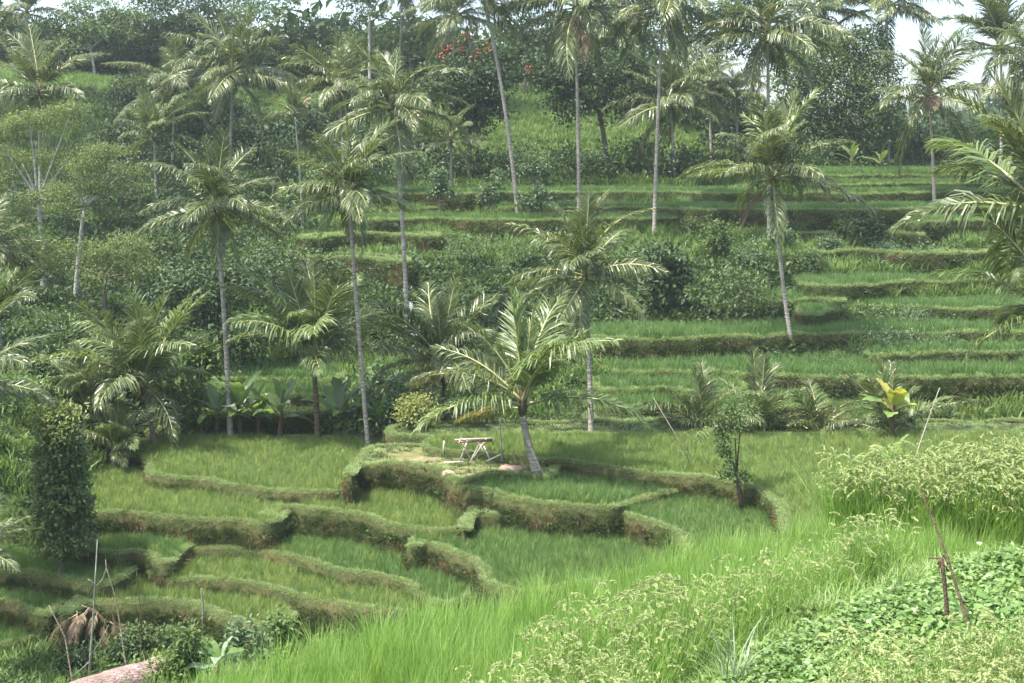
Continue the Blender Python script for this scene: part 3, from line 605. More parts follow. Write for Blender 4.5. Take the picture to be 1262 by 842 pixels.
# ------------------------------------------------------------------ palms
def frond_mesh(e, bend, droop, rng, n=84, wide=1.0, sway=.0, name='frond'):
    mb = MB(); m = 15; t = np.linspace(0, 1, m)
    an = np.radians(e - bend * t ** 1.35); ds = 1 / (m - 1)
    x = np.concatenate([[0], np.cumsum(np.cos(an[:-1]) * ds)]); z = np.concatenate([[0], np.cumsum(np.sin(an[:-1]) * ds)])
    R = np.stack([x, sway * t ** 2, z], 1); T = nrm(np.gradient(R, axis=0))
    rad = .0125 * (1 - t) ** .8 + .002; rad[0] = .02
    V, q, _ = tube(R, rad, 4, cap=False); mb.add(V, q, 1, rng.uniform(.3, .9))
    tw0 = rng.normal(0, .35)
    for side in (1, -1):
        u = np.sort((np.arange(n) + rng.uniform(-.3, .3, n)) / n * .86 + .14); u = np.clip(u, .12, .995)
        f = u * (m - 1); i = np.minimum(f.astype(int), m - 2); fr = (f - i)[:, None]
        gap = rng.uniform(.2, 1.0, 3); keep = ~((np.abs(u[:, None] - gap) < .022).any(1) | (rng.rand(n) < .06)); u, i, fr = u[keep], i[keep], fr[keep]; n_ = n; n = len(u)
        b = R[i] * (1 - fr) + R[i + 1] * fr; tg = nrm(T[i] * (1 - fr) + T[i + 1] * fr)
        sd = np.tile([0, side, 0.], (n, 1)); up = np.cross(tg, np.tile([0, 1., 0], (n, 1))); up *= np.sign(up[:, 2:3] + 1e-6) * 1.0
        tw = (tw0 + .9 * rng.normal(0, .12)) * u ** 1.0
        sd = nrm(sd - tg * (sd * tg).sum(1, keepdims=True)); c, s_ = np.cos(tw)[:, None], np.sin(tw)[:, None]
        sd, up = sd * c + up * s_ * side, up * c - sd * s_ * side
        l = .29 * np.minimum(1, .5 + u * 2.4) * (1 - .72 * np.clip((u - .45) / .55, 0, 1) ** 1.5) * rng.uniform(.82, 1.12, n) * wide
        ang = np.radians(58 - 33 * u + rng.normal(0, 5, n))[:, None]
        d = nrm(tg * np.cos(ang) + sd * np.sin(ang) + up * rng.uniform(.05, .45, n)[:, None])
        dn = np.array([0, 0, -1.])
        l_ = l[:, None]; dr = droop * rng.uniform(.6, 1.3, n)[:, None]
        p1 = b + d * l_ * .36; d2 = nrm(d + dn * dr * .55); p2 = p1 + d2 * l_ * .34; d3 = nrm(d2 + dn * dr * .8); p3 = p2 + d3 * l_ * .3
        w = .0088 * rng.uniform(.8, 1.15, n)[:, None] * (1 - .45 * u[:, None])
        W = nrm(tg - d * (tg * d).sum(1, keepdims=True) + up * rng.normal(0, .35, (n, 1)))
        V = np.stack([b - W * w * .5, b + W * w * .5, p1 - W * w, p1 + W * w, p2 - W * w * .8, p2 + W * w * .8, p3 - W * w * .12, p3 + W * w * .12], 1).reshape(-1, 3)
        k = np.arange(n)[:, None] * 8
        tn = np.clip(rng.uniform(0, .8, n) + .15, 0, 1)
        mb.add(V, np.concatenate([k + np.array([0, 1, 3, 2]), k + np.array([2, 3, 5, 4]), k + np.array([4, 5, 7, 6])]), 0, np.repeat(tn, 8), smooth=False); n = n_
    return mb
CLS = [(83, 14, .2), (66, 40, .6), (46, 58, 1.0), (20, 55, 1.35), (-8, 46, 1.4), (-42, 30, 1.1)]
FR = {}
def build_fronds():
    r = np.random.RandomState(21)
    for ci, (e, b, d) in enumerate(CLS):
        for v in range(4):
            mb = frond_mesh(e + r.normal(0, 4), b + r.normal(0, 12), d * r.uniform(.8, 1.25), r, sway=r.normal(0, .14))
            for mat, rm in (('frond', 'rachis'), ('frond_pale', 'rachis'), ('frond_yellow', 'rachis'), ('frond_dry', 'rachis_dry')):
                if mat == 'frond_dry' and ci < 3 or mat == 'frond_yellow' and ci < 2: continue
                FR[ci, v, mat] = mb.mesh('frond', [M[mat], M[rm]])
build_fronds()
_nut = MB()
def _sphere(mb, c, r, mat=0, n=8, sq=1.0):
    th = np.linspace(0, np.pi, n); ph = np.linspace(0, 2 * np.pi, 2 * n, endpoint=False); a, b = np.meshgrid(th, ph, indexing='ij')
    V = np.stack([np.sin(a) * np.cos(b), np.sin(a) * np.sin(b), np.cos(a) * sq], -1).reshape(-1, 3) * r + np.asarray(c)
    w = 2 * n; Fc = [(i * w + k, (i + 1) * w + k, (i + 1) * w + (k + 1) % w, i * w + (k + 1) % w) for i in range(n - 1) for k in range(w)]
    mb.add(V, Fc, mat)
_sphere(_nut, (0, 0, 0), .13, n=7, sq=1.2); NUT = _nut.mesh('coconut', [M['nut']])

def palm(label, base, top, R, mix=(1, 4, 6, 6, 5, 2), dry=2, yellow=0, nuts=5, pale=0.0, bend=.25, rt=.16, seed=0, group='coconut palms on the terraces', bark='trunk', side=0.0, wind=0.0, spread=None, kind='coconut_palm', cat='palm tree'):
    r = np.random.RandomState(seed + 500)
    base = np.asarray(base, float); top = np.asarray(top, float)
    root = thing(kind, label, cat, base, group)
    rt = rt * .86; t = top - base; H = np.linalg.norm(t)
    if H > .4:
        horiz = np.array([t[0], t[1], 0]); perp = np.array([1., 0, 0])
        mid = t * .5 - horiz * bend + np.array([side, 0, 0]) * H
        n = max(8, int(H / .35)); p = bez((0, 0, -.35), mid, t, n)
        s = np.linspace(0, 1, n); rad = rt * (1 - .38 * s) * (1 + .55 * np.exp(-s * H / .35)) * (1 + .05 * np.cos(np.arange(n) * 2.1))
        mb = MB(); add_tube(mb, p, rad, 9); obj('trunk', mb.mesh('trunk', [M[bark]]), root)
    mb = MB(); add_tube(mb, [t + np.array([0, 0, -.3 * R * .2]), t + (0, 0, .05 * R), t + (0, 0, .16 * R), t + (0, 0, .3 * R)], [rt * .62, rt * 1.15, rt * .8, rt * .2], 8)
    obj('leaf_base', mb.mesh('leaf_base', [M['fibre']]), root)
    az = r.uniform(0, 6.28); L = R / .78
    def put(ci, mat, sc=1.0):
        nonlocal az
        az += 2.39996 + r.normal(0, .22)
        a = az
        if spread: a = spread[0] + (az % 6.283 - 3.14159) / 3.14159 * spread[1]
        key = (ci, r.randint(4), mat)
        if key not in FR: key = (ci, key[1], 'frond')
        up = .13 * R * (1 - ci / 5.0)
        obj('frond', FR[key], root, t + (0, 0, up), (r.normal(0, .16) , r.normal(0, .08) , a), L * sc * r.uniform(.74, 1.12))
    for ci, c in enumerate(mix):
        for _ in range(c): put(ci, 'frond_pale' if r.rand() < pale else 'frond', {0: .85, 5: .9}.get(ci, 1.0))
    for _ in range(yellow): put(r.randint(3, 5), 'frond_yellow', .78)
    for _ in range((dry + 1) // 3): put(5 if r.rand() < .7 else 4, 'frond_dry', .7)
    for i in range(nuts):
        a = r.uniform(0, 6.28); q = r.uniform(.16, .3)
        obj('coconut', NUT, root, t + np.array([q * math.cos(a), q * math.sin(a), r.uniform(-.28, .05)]), (r.uniform(0, 1), r.uniform(0, 1), 0))
    return root
def Rpx(px, Y): return px * Y / F
def palm_at(label, b, c, R, Y=None, **k):      # b: foot, c: heart of the crown, R: crown radius, all in photo pixels
    if Y is None: base = ray_ground(*b)
    else:
        x = (b[0] - CX) / F * Y; zt = max([gz(x, Y)] + [T['fz'] for T in TER if inside(T['o'], np.array([x]), np.array([Y]))[0]]); base = np.array([x, Y, zt])
    top = PY(c[0], c[1], base[1] + k.pop('dy', 0))
    return palm(label, base, top, Rpx(R, base[1]), **k)
OLD = (1, 3, 5, 6, 5, 3); YOUNG = (2, 6, 4, 2, 1, 0); BUSHY = (3, 7, 5, 2, 0, 0)
palm_at('tall grey trunked coconut palm on the left, standing in front of the dark grassy hill', (283, 232), (287, 94), 72, 112, mix=OLD, dry=4, seed=1, nuts=8)
palm_at('straight coconut palm among the banana plants, trunk rising behind the broad upper left paddy', (284, 539), (266, 262), 80, 61.2, mix=(2, 4, 5, 6, 5, 3), dry=1, seed=2, rt=.15)
palm_at('slender left leaning coconut palm at the right end of the broad upper left paddy', (462, 553), (430, 243), 76, 59.5, mix=(1, 4, 5, 6, 5, 2), dry=3, yellow=0, seed=3, rt=.13, bend=-.1)
palm_at('tall coconut palm with a yellowing frond, its thin trunk in front of the waterfall', (503, 436), (485, 135), 78, 76, mix=OLD, dry=3, yellow=1, seed=4, rt=.15)
palm_at('very tall coconut palm with a left leaning trunk, crown cut by the top edge', (640, 285), (592, -22), 80, None, mix=OLD, dry=3, seed=5, rt=.18, nuts=8)
palm_at('very tall straight coconut palm in the middle with brownish hanging fronds', (714, 284), (709, 12), 84, None, mix=OLD, dry=5, seed=6, rt=.17, nuts=8)
palm_at('very tall coconut palm right of the middle with a pale trunk over the middle terraces', (806, 296), (818, 6), 82, None, mix=OLD, dry=2, seed=7, rt=.17, nuts=9)
palm_at('tall coconut palm with brown nut clusters, standing behind the palm with the curved trunk', (948, 300), (946, 46), 90, None, mix=OLD, dry=2, nuts=14, seed=8, rt=.17)
palm_at('full crowned coconut palm with a curved trunk on the brown bank at the right', (979, 436), (953, 222), 90, None, mix=(3, 6, 5, 4, 4, 1), dry=2, yellow=1, pale=.25, seed=9, rt=.15, side=-.06)
palm_at('coconut palm with an evenly spread crown behind the young leaning palm', (729, 536), (721, 345), 88, 57.6, mix=(2, 4, 5, 6, 5, 2), dry=1, seed=10, rt=.14)
palm_at('young upright coconut palm with a brown trunk behind the upper left paddy', (392, 541), (386, 446), 104, 61, mix=(4, 9, 6, 3, 0, 0), dry=0, yellow=0, pale=.6, nuts=2, seed=11, rt=.17, bark='trunk2')
palm_at('large young coconut palm on a leaning swollen trunk beside the wooden rack', (667, 582), (644, 506), 126, 51.2, mix=(3, 5, 5, 2, 0, 0), bend=-.25, dry=0, yellow=1, pale=.7, nuts=0, seed=64, rt=.2, side=-.04)
palm_at('young coconut palm with a pinkish leaning trunk at the left end of the upper paddy', (191, 546), (177, 482), 104, 60, mix=(3, 8, 5, 3, 1, 0), dry=0, pale=.7, nuts=0, seed=13, rt=.15, yellow=1, bark='log')
palm_at('low young palm just left of the palm with the pinkish trunk', (102, 545), (106, 505), 66, 58.5, mix=(3, 6, 5, 4, 2, 0), dry=1, pale=.4, nuts=0, seed=14, rt=.15)
palm_at('stemless young palm behind the column shrub', (140, 566), (142, 560), 54, 57.5, mix=BUSHY, dry=0, yellow=0, pale=.3, nuts=0, seed=15)
palm_at('coconut palm above the feathery trees at the left edge, drooping over them', (50, 260), (48, 118), 74, 96, mix=(1, 3, 4, 5, 4, 1), dry=1, seed=16)
palm_at('skyline coconut palm in the top left corner against the white sky', (36, 110), (33, 18), 48, 158, mix=(1, 4, 5, 5, 3, 0), dry=0, nuts=3, seed=17, group='coconut palms on the skyline')
palm_at('coconut palm on the upper right terraces with pale backlit fronds against the hazy hill', (1152, 252), (1145, 122), 84, 104, mix=(2, 4, 4, 5, 4, 2), dry=2, seed=18, rt=.16)
palm_at('coconut palm in the top right corner against the white sky with an upright crown', (1234, 190), (1234, 62), 72, 121, mix=(4, 7, 5, 3, 3, 1), dry=0, seed=19, nuts=8, group='coconut palms on the skyline')
palm_at('big near palm at the right edge with broad sweeping fronds over the right terraces', (1268, 540), (1290, 275), 165, 52, mix=(3, 6, 5, 4, 1, 0), dry=0, yellow=0, pale=.3, seed=26, nuts=3, dy=-2)
palm_at('second near palm at the right edge, lower than the big one', (1305, 560), (1300, 400), 125, 50, mix=(1, 4, 5, 4, 1, 0), dry=0, yellow=1, pale=.3, seed=27, nuts=0)
palm_at('palm at the far right edge with pinkish pale fronds below the top right corner palm', (1290, 240), (1282, 95), 80, 100, mix=OLD, dry=3, seed=21)
palm_at('palm half hidden to the left of the tall grey trunked palm', (212, 195), (216, 112), 62, 119, mix=(1, 4, 5, 6, 4, 1), dry=2, seed=22)
palm_at('dark palm half hidden left of the palm with the yellowing frond', (425, 215), (418, 108), 62, 108, mix=OLD, dry=2, seed=23)
palm_at('skyline palm above the rounded dark tree, cut by the top edge', (1095, 120), (1093, 12), 74, 132, mix=(2, 5, 5, 5, 4, 1), dry=0, seed=24, group='coconut palms on the skyline')
palm_at('skyline palm just left of the rounded dark tree', (1018, 120), (1016, 14), 58, 134, mix=OLD, dry=2, seed=25, group='coconut palms on the skyline')
palm_at('palm with two pale straight fronds behind the pale trunked very tall palm', (832, 208), (826, 132), 74, 116, mix=(2, 4, 5, 6, 4, 1), dry=1, seed=26)
palm_at('dark palm in the grove left of the palm with brown nut clusters', (877, 180), (873, 108), 56, 124, mix=OLD, dry=1, seed=27)
palm_at('small dark palm in the grove behind the full crowned palm', (910, 165), (906, 118), 40, 126, mix=OLD, dry=1, nuts=2, seed=28)
palm_at('small palm between the yellow fronded palm and the red flowering tree', (556, 226), (556, 176), 42, 109, mix=(1, 4, 4, 4, 3, 1), dry=1, nuts=2, seed=29)
palm_at('thin areca palm with a small tuft beside the bare red soil', (374, 266), (363, 142), 38, 96, mix=(2, 3, 3, 3, 1, 0), dry=0, yellow=0, nuts=0, seed=30, rt=.09, kind='areca_palm')
palm_at('short palm with upright silvery fronds on the slope beyond the feathery tree', (193, 218), (190, 172), 52, 106, mix=(3, 6, 5, 3, 1, 0), dry=0, pale=.5, nuts=0, seed=31)
palm_at('young palm with orange yellow fronds behind the big leaning young palm', (552, 538), (545, 455), 92, 62.5, mix=(2, 5, 5, 5, 3, 0), dry=2, yellow=6, pale=.3, nuts=2, seed=32, rt=.15, bark='trunk2')
palm_at('slim skyline palm above the yellow fronded palm, its crown cut by the top edge', (491, 100), (497, -14), 46, 150, mix=OLD, dry=0, seed=33, rt=.13, group='coconut palms on the skyline')
palm_at('skyline palm behind the leaning very tall trunk', (557, 100), (560, 22), 58, 142, mix=OLD, dry=1, seed=34, group='coconut palms on the skyline')
palm_at('bluish distant palm between the two straight very tall trunks', (775, 120), (772, 48), 60, 140, mix=(1, 4, 5, 6, 4, 1), dry=0, seed=35, group='coconut palms on the skyline')
for i, (x, y, R_, lb) in enumerate([(868, 545, 78, 'stemless young palm left of the vine wrapped post tree'), (935, 548, 84, 'stemless young palm right of the vine wrapped post tree'),
                                    (1010, 552, 66, 'low arching young palm midway between the vine wrapped post tree and the yellow leaved banana'), (1098, 548, 84, 'stemless young palm right behind the yellow leaved banana')]):
    palm_at(lb, (x, y), (x, y - 6), R_, 58.2 + .5 * (i % 2), mix=(2, 5, 4, 2, 0, 0) if i != 2 else (1, 3, 5, 4, 0, 0), dry=1 if i % 2 else 0, yellow=0, pale=.25, nuts=0, seed=40 + i, group='stemless young palms behind the wide right paddy')
palm_at('palm left of the picture reaching in with a drooping frond above the column shrub', (-58, 590), (-52, 492), 112, 46, mix=(1, 4, 5, 6, 3, 0), dry=0, seed=50, nuts=0)
palm_at('pale young palm at the left edge beside the pale forked stems', (-2, 450), (0, 392), 58, 63, mix=YOUNG, dry=0, pale=.5, nuts=0, seed=51)
palm_at('palm at the left edge showing one pale frond under the feathery trees', (-22, 400), (-20, 312), 66, 72, mix=OLD, dry=0, seed=52, nuts=0)
palm_at('dark young palm in the lower left corner', (-30, 720), (-28, 690), 62, 42, mix=(2, 5, 5, 4, 2, 0), dry=0, seed=53, nuts=0)
palm_at('small sapling palm on the grassy shelf right of the middle', (728, 285), (728, 276), 34, 95, mix=(2, 5, 3, 0, 0, 0), dry=0, yellow=0, nuts=0, seed=54)

# ------------------------------------------------------------------ broadleaf trees and bushes
def crown(mb, blobs, dens, leaf, r, mat=0, clump=.38, flat=1.0, droop=.2, core=.35):
    for (c, rad) in blobs:
        c = np.asarray(c); rad = np.asarray(rad, float); vol = (rad[0] * rad[1] * rad[2]) ** (2 / 3)
        K = max(5, int(dens * vol / (clump ** 2 ) * 2.4))
        d = rdir(K, r); d[:, 2] = np.where((d[:, 2] < -.35) & (r.rand(K) < .6), -d[:, 2], d[:, 2])
        cc = d * (core + (1 - core) * r.uniform(0, 1, (K, 1)) ** .5) * r.uniform(.85, 1.2, (K, 1))
        per = 18; cl = np.repeat(cc, per, 0) * rad + c
        off = r.normal(0, 1, (K * per, 3)) * clump * np.array([1, 1, .55 * flat]); p = cl + off
        dr = nrm(np.repeat(d, per, 0) * .6 + r.normal(0, .8, (K * per, 3)) + np.array([0, 0, -droop])); up = np.array([0, 0, 1.]) + np.repeat(d, per, 0) * .4 + r.normal(0, .45, (K * per, 3))
        tt = np.repeat(r.uniform(.05, .75, K), per) + r.normal(0, .12, K * per) + .12
        leaves(mb, p, dr, up, leaf * r.uniform(.65, 1.3, K * per), leaf * .55 * r.uniform(.7, 1.2, K * per), mat, np.clip(tt, 0, 1))
def broad_tree(label, base, blobs_px, Y, leaf=.3, mat='leaf_mid', dens=1.0, clump=.38, bark='bark', rt=.2, cat='tree', group=None, seed=0, kind='tree', flat=1.0, fork=.5, flowers=None, depth=1.0, droop=.2, core=.35, limbs=True, tip=None):
    r = np.random.RandomState(seed + 900); s = Y / F
    base = np.asarray(base, float); root = thing(kind, label, cat, base, group)
    bl = []
    for b in blobs_px:
        c = PY(b[0], b[1], Y) + np.array([0, r.normal(0, b[2] * s * .35), 0]) - base
        bl.append((c, (b[2] * s, b[2] * s * depth, b[3] * s)))
    if 'feather' in mat:
        big = bl; bl = []
        for c, rad in big:
            for _ in range(4):
                q = r.uniform(.34, .62); bl.append((c + np.array([r.uniform(-.75, .75) * rad[0], r.uniform(-.6, .6) * rad[1], r.uniform(-.7, .9) * rad[2]]), (rad[0] * q, rad[1] * q, rad[2] * q * 1.15)))
    mb = MB(); crown(mb, bl, dens, leaf, r, 0, clump, flat, droop, core)
    if tip:
        c = PY(*tip, Y) - base; n = 520; leaves(mb, c + r.normal(0, 1, (n, 3)) * np.array([.45, .4, .3]), rdir(n, r) + np.array([0, 0, .8]), rdir(n, r), leaf, leaf * .5, 1, r.uniform(0, 1, n))
    cr = obj('crown', mb.mesh('crown', [M[mat], M['leaf_yellow']]), root)
    if flowers:
        fm = MB()
        for fx, fy in flowers:
            c = PY(fx, fy, Y) - base + np.array([0, -blobs_px[0][2] * s * .9, 0]); n = 18
            leaves(fm, c + r.normal(0, .24, (n, 3)), rdir(n, r), rdir(n, r), .2, .15, 0, r.uniform(0, 1, n))
        obj('blossom', fm.mesh('blossom', [M['flower']]), cr)
    if limbs:
        ctr = np.mean([b[0] for b in bl], 0); fk = ctr * fork; fk[2] = min(b[0][2] - b[1][2] for b in bl) * .6 + ctr[2] * .4 if fork > .3 else ctr[2] * fork
        fk[2] = max(fk[2], .25); 
        mb = MB(); add_tube(mb, bez((0, 0, -.4), (fk[0] * .2 + r.normal(0, .1), fk[1] * .2, fk[2] * .5), fk, 9), rt * np.linspace(1.15, .7, 9), 8)
        tk = obj('trunk', mb.mesh('trunk', [M[bark]]), root)
        for c, rad in (big if 'feather' in mat else bl)[:7]:
            mb = MB(); e = c + np.array([0, 0, -rad[2] * .1]); m_ = (fk + e) / 2 + np.array([0, 0, .15 * np.linalg.norm(e - fk)]) * r.uniform(-.3, 1) 
            add_tube(mb, bez(fk, m_, e, 7), rt * np.linspace(.55, .12, 7), 6); obj('branch', mb.mesh('branch', [M[bark]]), tk)
    return root
def gbase(px, Y):
    x = (px - CX) / F * Y; z = gz(x, Y)
    for T in TER:
        if inside(T['o'], np.array([x]), np.array([Y]))[0]: z = max(z, T['fz'])
    return np.array([x, Y, z])
def bush(label, px, py, w, h, Y=None, mat='leaf_mid', leaf=None, seed=0, dens=1.2, kind='bush', cat='bush', group=None, parts=3, clump=None):
    b = ray_ground(px, py, 14) if Y is None else gbase(px, Y)
    Y = b[1]; r = np.random.RandomState(seed + 77); s = Y / F
    yb = HY - b[2] / Y * F
    bl = [(px, yb - h * .5, w * .42, h * .5)]
    for i in range(parts - 1): bl.append((px + r.uniform(-.35, .35) * w, yb - h * r.uniform(.25, .7), w * r.uniform(.2, .32), h * r.uniform(.25, .36)))
    lf = leaf or max(.12, .085 * h * s + .05)
    return broad_tree(label, b, bl, Y, leaf=lf, mat=mat, dens=dens, clump=clump or max(.14, .14 * w * s), rt=max(.02, .025 * h * s), seed=seed, kind=kind, cat=cat, group=group, fork=.35)
G1 = 'feathery trees on the left slope'
broad_tree('feathery tree at the left edge with layered yellowish tops and a white trunk', gbase(54, 83), [(40, 152, 58, 17), (-5, 172, 40, 16), (88, 140, 30, 10), (20, 200, 50, 15), (85, 192, 28, 13), (-10, 225, 35, 16), (62, 245, 36, 13), (10, 262, 34, 13)], 83, .16, 'leaf_feather', 2.8, .36, 'palebark', .17, seed=1, group=G1, flat=.8, depth=.8)
broad_tree('feathery tree with flat yellowish pads in front of the dark grassy hill', gbase(92, 80), [(142, 190, 44, 11), (118, 205, 32, 10), (95, 228, 36, 12), (132, 236, 36, 12), (160, 208, 24, 9), (112, 262, 30, 12), (70, 262, 26, 9)], 80, .155, 'leaf_feather', 2.8, .34, 'palebark', .13, seed=2, group=G1, flat=.7, depth=.8)
broad_tree('low spreading tree with a yellowish top below the feathery trees', gbase(128, 74), [(150, 312, 38, 14), (118, 325, 36, 15), (175, 330, 26, 12), (80, 318, 36, 16), (140, 345, 34, 12)], 74, .16, 'leaf_feather', 2.6, .34, 'bark', .14, seed=3, group=G1, depth=.8)
broad_tree('dark leafy tree at the left edge below the feathery trees', gbase(12, 76), [(25, 300, 40, 22), (-5, 330, 34, 24), (45, 330, 32, 18), (0, 285, 30, 16)], 76, .24, 'leaf_mid', 2, .4, 'palebark', .13, seed=4)
broad_tree('dark bushy tree with drooping leaves left of the straight coconut palm', gbase(232, 70), [(235, 350, 36, 26), (215, 375, 26, 26), (262, 372, 28, 30), (240, 398, 34, 22), (300, 345, 34, 26), (330, 360, 34, 30)], 71, .26, 'leaf_dark', 1.8, .38, 'bark', .12, seed=5)
broad_tree('tree hung with creepers at the top of the cliff left of the slender palm', gbase(345, 84), [(330, 318, 40, 18), (375, 322, 40, 16), (300, 330, 26, 16), (405, 338, 26, 18)], 84, .28, 'leaf_vine', 1.0, .4, seed=6)
GS = 'tall trees along the skyline'
sky = [('wide skyline tree with slender pale trunks in the upper left', 118, 158, [(95, 40, 36, 14), (130, 52, 38, 12), (75, 72, 30, 12), (110, 18, 28, 14), (150, 30, 30, 10), (60, 55, 24, 10)]),
       ('skyline tree with a broad flat top left of the tall grey trunked palm', 178, 162, [(170, 38, 34, 12), (200, 62, 36, 12), (150, 72, 30, 12), (185, 15, 28, 12)]),
       ('dense skyline tree directly behind the tall grey trunked palm', 245, 164, [(235, 20, 36, 18), (262, 48, 38, 16), (215, 50, 30, 14), (285, 15, 32, 14), (240, 78, 34, 12)]),
       ('layered skyline tree right of the tall grey trunked palm', 322, 160, [(318, 28, 34, 9), (350, 52, 36, 11), (300, 55, 30, 11), (330, 75, 38, 11), (345, 8, 26, 8)]),
       ('spreading skyline tree over the bare red soil', 392, 164, [(385, 36, 34, 9), (412, 58, 36, 12), (370, 72, 34, 11), (430, 38, 20, 9), (405, 84, 34, 10)]),
       ('thin skyline tree with sparse pads near the slim skyline palm', 456, 150, [(440, 10, 26, 5), (468, 3, 24, 5), (455, 28, 18, 5)]),
       ('rounded skyline tree behind the yellow fronded palm', 512, 152, [(512, 48, 24, 16), (535, 62, 28, 16), (490, 66, 26, 14), (440, 70, 28, 16)]),
       ('skyline tree in the far left corner under the skyline palm', 20, 160, [(10, 70, 30, 18), (38, 62, 24, 14), (-5, 95, 30, 20), (50, 88, 26, 14)]),
       ('skyline tree with an open crown right of the leaning very tall trunk', 645, 150, [(640, 18, 30, 10), (665, 40, 28, 12), (625, 48, 24, 12), (690, 62, 30, 16)]),
       ('skyline tree behind the straight middle palm', 745, 145, [(750, 30, 30, 16), (775, 62, 30, 16), (735, 58, 28, 14), (800, 50, 28, 16)]),
       ('dense skyline tree behind the palm with brown nut clusters', 885, 140, [(880, 40, 36, 20), (860, 72, 34, 20), (915, 62, 34, 20), (905, 22, 32, 16), (850, 30, 26, 14)]),
       ('skyline tree between the nut laden palm and the rounded dark tree', 985, 138, [(985, 40, 28, 18), (970, 75, 28, 20), (1000, 70, 26, 18)])]
for i, (lb, bx, Y, bl) in enumerate(sky):
    bl = [(a, b - 9, c * 1.12, d * 1.15) for a, b, c, d in bl]
    broad_tree(lb, gbase(bx, Y), bl, Y, .42, 'leaf_dark' if i % 3 else 'leaf_mid', 1.7, .62, 'palebark' if i in (0, 1, 5) else 'bark', .17, seed=20 + i, group=GS, flat=.7, depth=.8)
broad_tree('dark tree with orange red flowers left of the leaning very tall trunk', gbase(578, 117), [(575, 108, 40, 24), (555, 90, 28, 18), (605, 100, 30, 24), (548, 125, 24, 18), (598, 135, 28, 20), (580, 152, 24, 16), (612, 75, 22, 16)], 117, .36, 'leaf_dark', 1.9, .46, seed=40, rt=.2,
           flowers=[(554, 62), (568, 63), (547, 70), (587, 70), (603, 60), (574, 45)], cat='flowering tree', kind='flowering_tree')
broad_tree('dark leafy tree behind the straight middle palm with a single red flower', gbase(748, 119), [(690, 100, 36, 24), (725, 85, 38, 24), (762, 100, 36, 26), (700, 130, 30, 18), (745, 130, 38, 22), (780, 80, 24, 20), (665, 85, 24, 18)], 119, .36, 'leaf_dark', 1.7, .46, seed=41, rt=.22, flowers=[(653, 86)], cat='flowering tree', kind='flowering_tree')
broad_tree('big rounded dark tree behind the top right terrace', gbase(1030, 132), [(1020, 70, 48, 30), (1060, 60, 36, 28), (985, 95, 36, 34), (1075, 100, 34, 36), (1030, 115, 52, 40), (990, 150, 40, 34), (1060, 155, 46, 36), (1015, 175, 50, 30), (1085, 150, 26, 30)], 132, .34, 'leaf_mid', 2.2, .5, seed=42, rt=.35)
for i, (x, y, w, h, Y, m, lb) in enumerate([(1120, 205, 60, 55, 138, 'leaf_far', 'bluish bushy tree right of the big rounded tree'), (1165, 212, 60, 62, 145, 'leaf_far', 'hazy tree behind the upper right palm trunk'), (1210, 208, 66, 60, 150, 'leaf_far', 'hazy tree beneath the top right corner palm'), (1262, 205, 70, 66, 148, 'leaf_far', 'hazy tree at the right edge under the pale palm')]):
    b = gbase(x, Y); broad_tree(lb, b, [(x, y - h * .5, w * .5, h * .4), (x - w * .3, y - h * .35, w * .3, h * .3), (x + w * .3, y - h * .3, w * .3, h * .3)], Y, .42, m, 1.6, .55, seed=50 + i, group='hazy trees beyond the top right terrace')
for i, (x, w, h, lb) in enumerate([(905, 50, 70, 'dark tree filling the gap left of the full crowned palm'), (945, 54, 62, 'dark tree behind the crown of the full crowned palm'), (850, 50, 60, 'dark tree behind the grove palms left of the nut laden palm')]):
    b = gbase(x, 137 + i); y_ = HY - b[2] / b[1] * F; broad_tree(lb, b, [(x, y_ - h * .6, w * .5, h * .38), (x - w * .3, y_ - h * .4, w * .34, h * .34), (x + w * .3, y_ - h * .35, w * .34, h * .34)], b[1], .4, 'leaf_mid' if i else 'leaf_dark', 1.7, .5, seed=56 + i, group='dark trees filling the grove')
for i, (x, Y, w, h, lb) in enumerate([(225, 122, 70, 74, 'dark tree on the slope left of the tall grey trunk'), (318, 121, 70, 78, 'dark tree on the slope right of the tall grey trunk'), (455, 120, 60, 60, 'dark tree on the slope left of the yellow fronded palm'), (148, 124, 60, 50, 'low dark tree on the slope left of the short silvery palm'), (525, 124, 50, 46, 'small dark tree on the slope left of the red flowering tree'), (265, 132, 70, 70, 'dark tree high on the slope behind the tall grey trunked palm'), (375, 128, 54, 56, 'dark tree on the slope below the bare red soil'), (175, 136, 70, 64, 'dark tree high on the slope above the short silvery palm'), (415, 134, 56, 60, 'dark tree high on the slope left of the yellow fronded palm')]):
    b = gbase(x, Y); y_ = HY - b[2] / b[1] * F; broad_tree(lb, b, [(x, y_ - h * .68, w * .42, h * .3), (x - w * .3, y_ - h * .45, w * .34, h * .26), (x + w * .3, y_ - h * .4, w * .34, h * .26)], b[1], .34, 'leaf_dark', 1.7, .42, seed=156 + i, group='dark trees on the left slope')
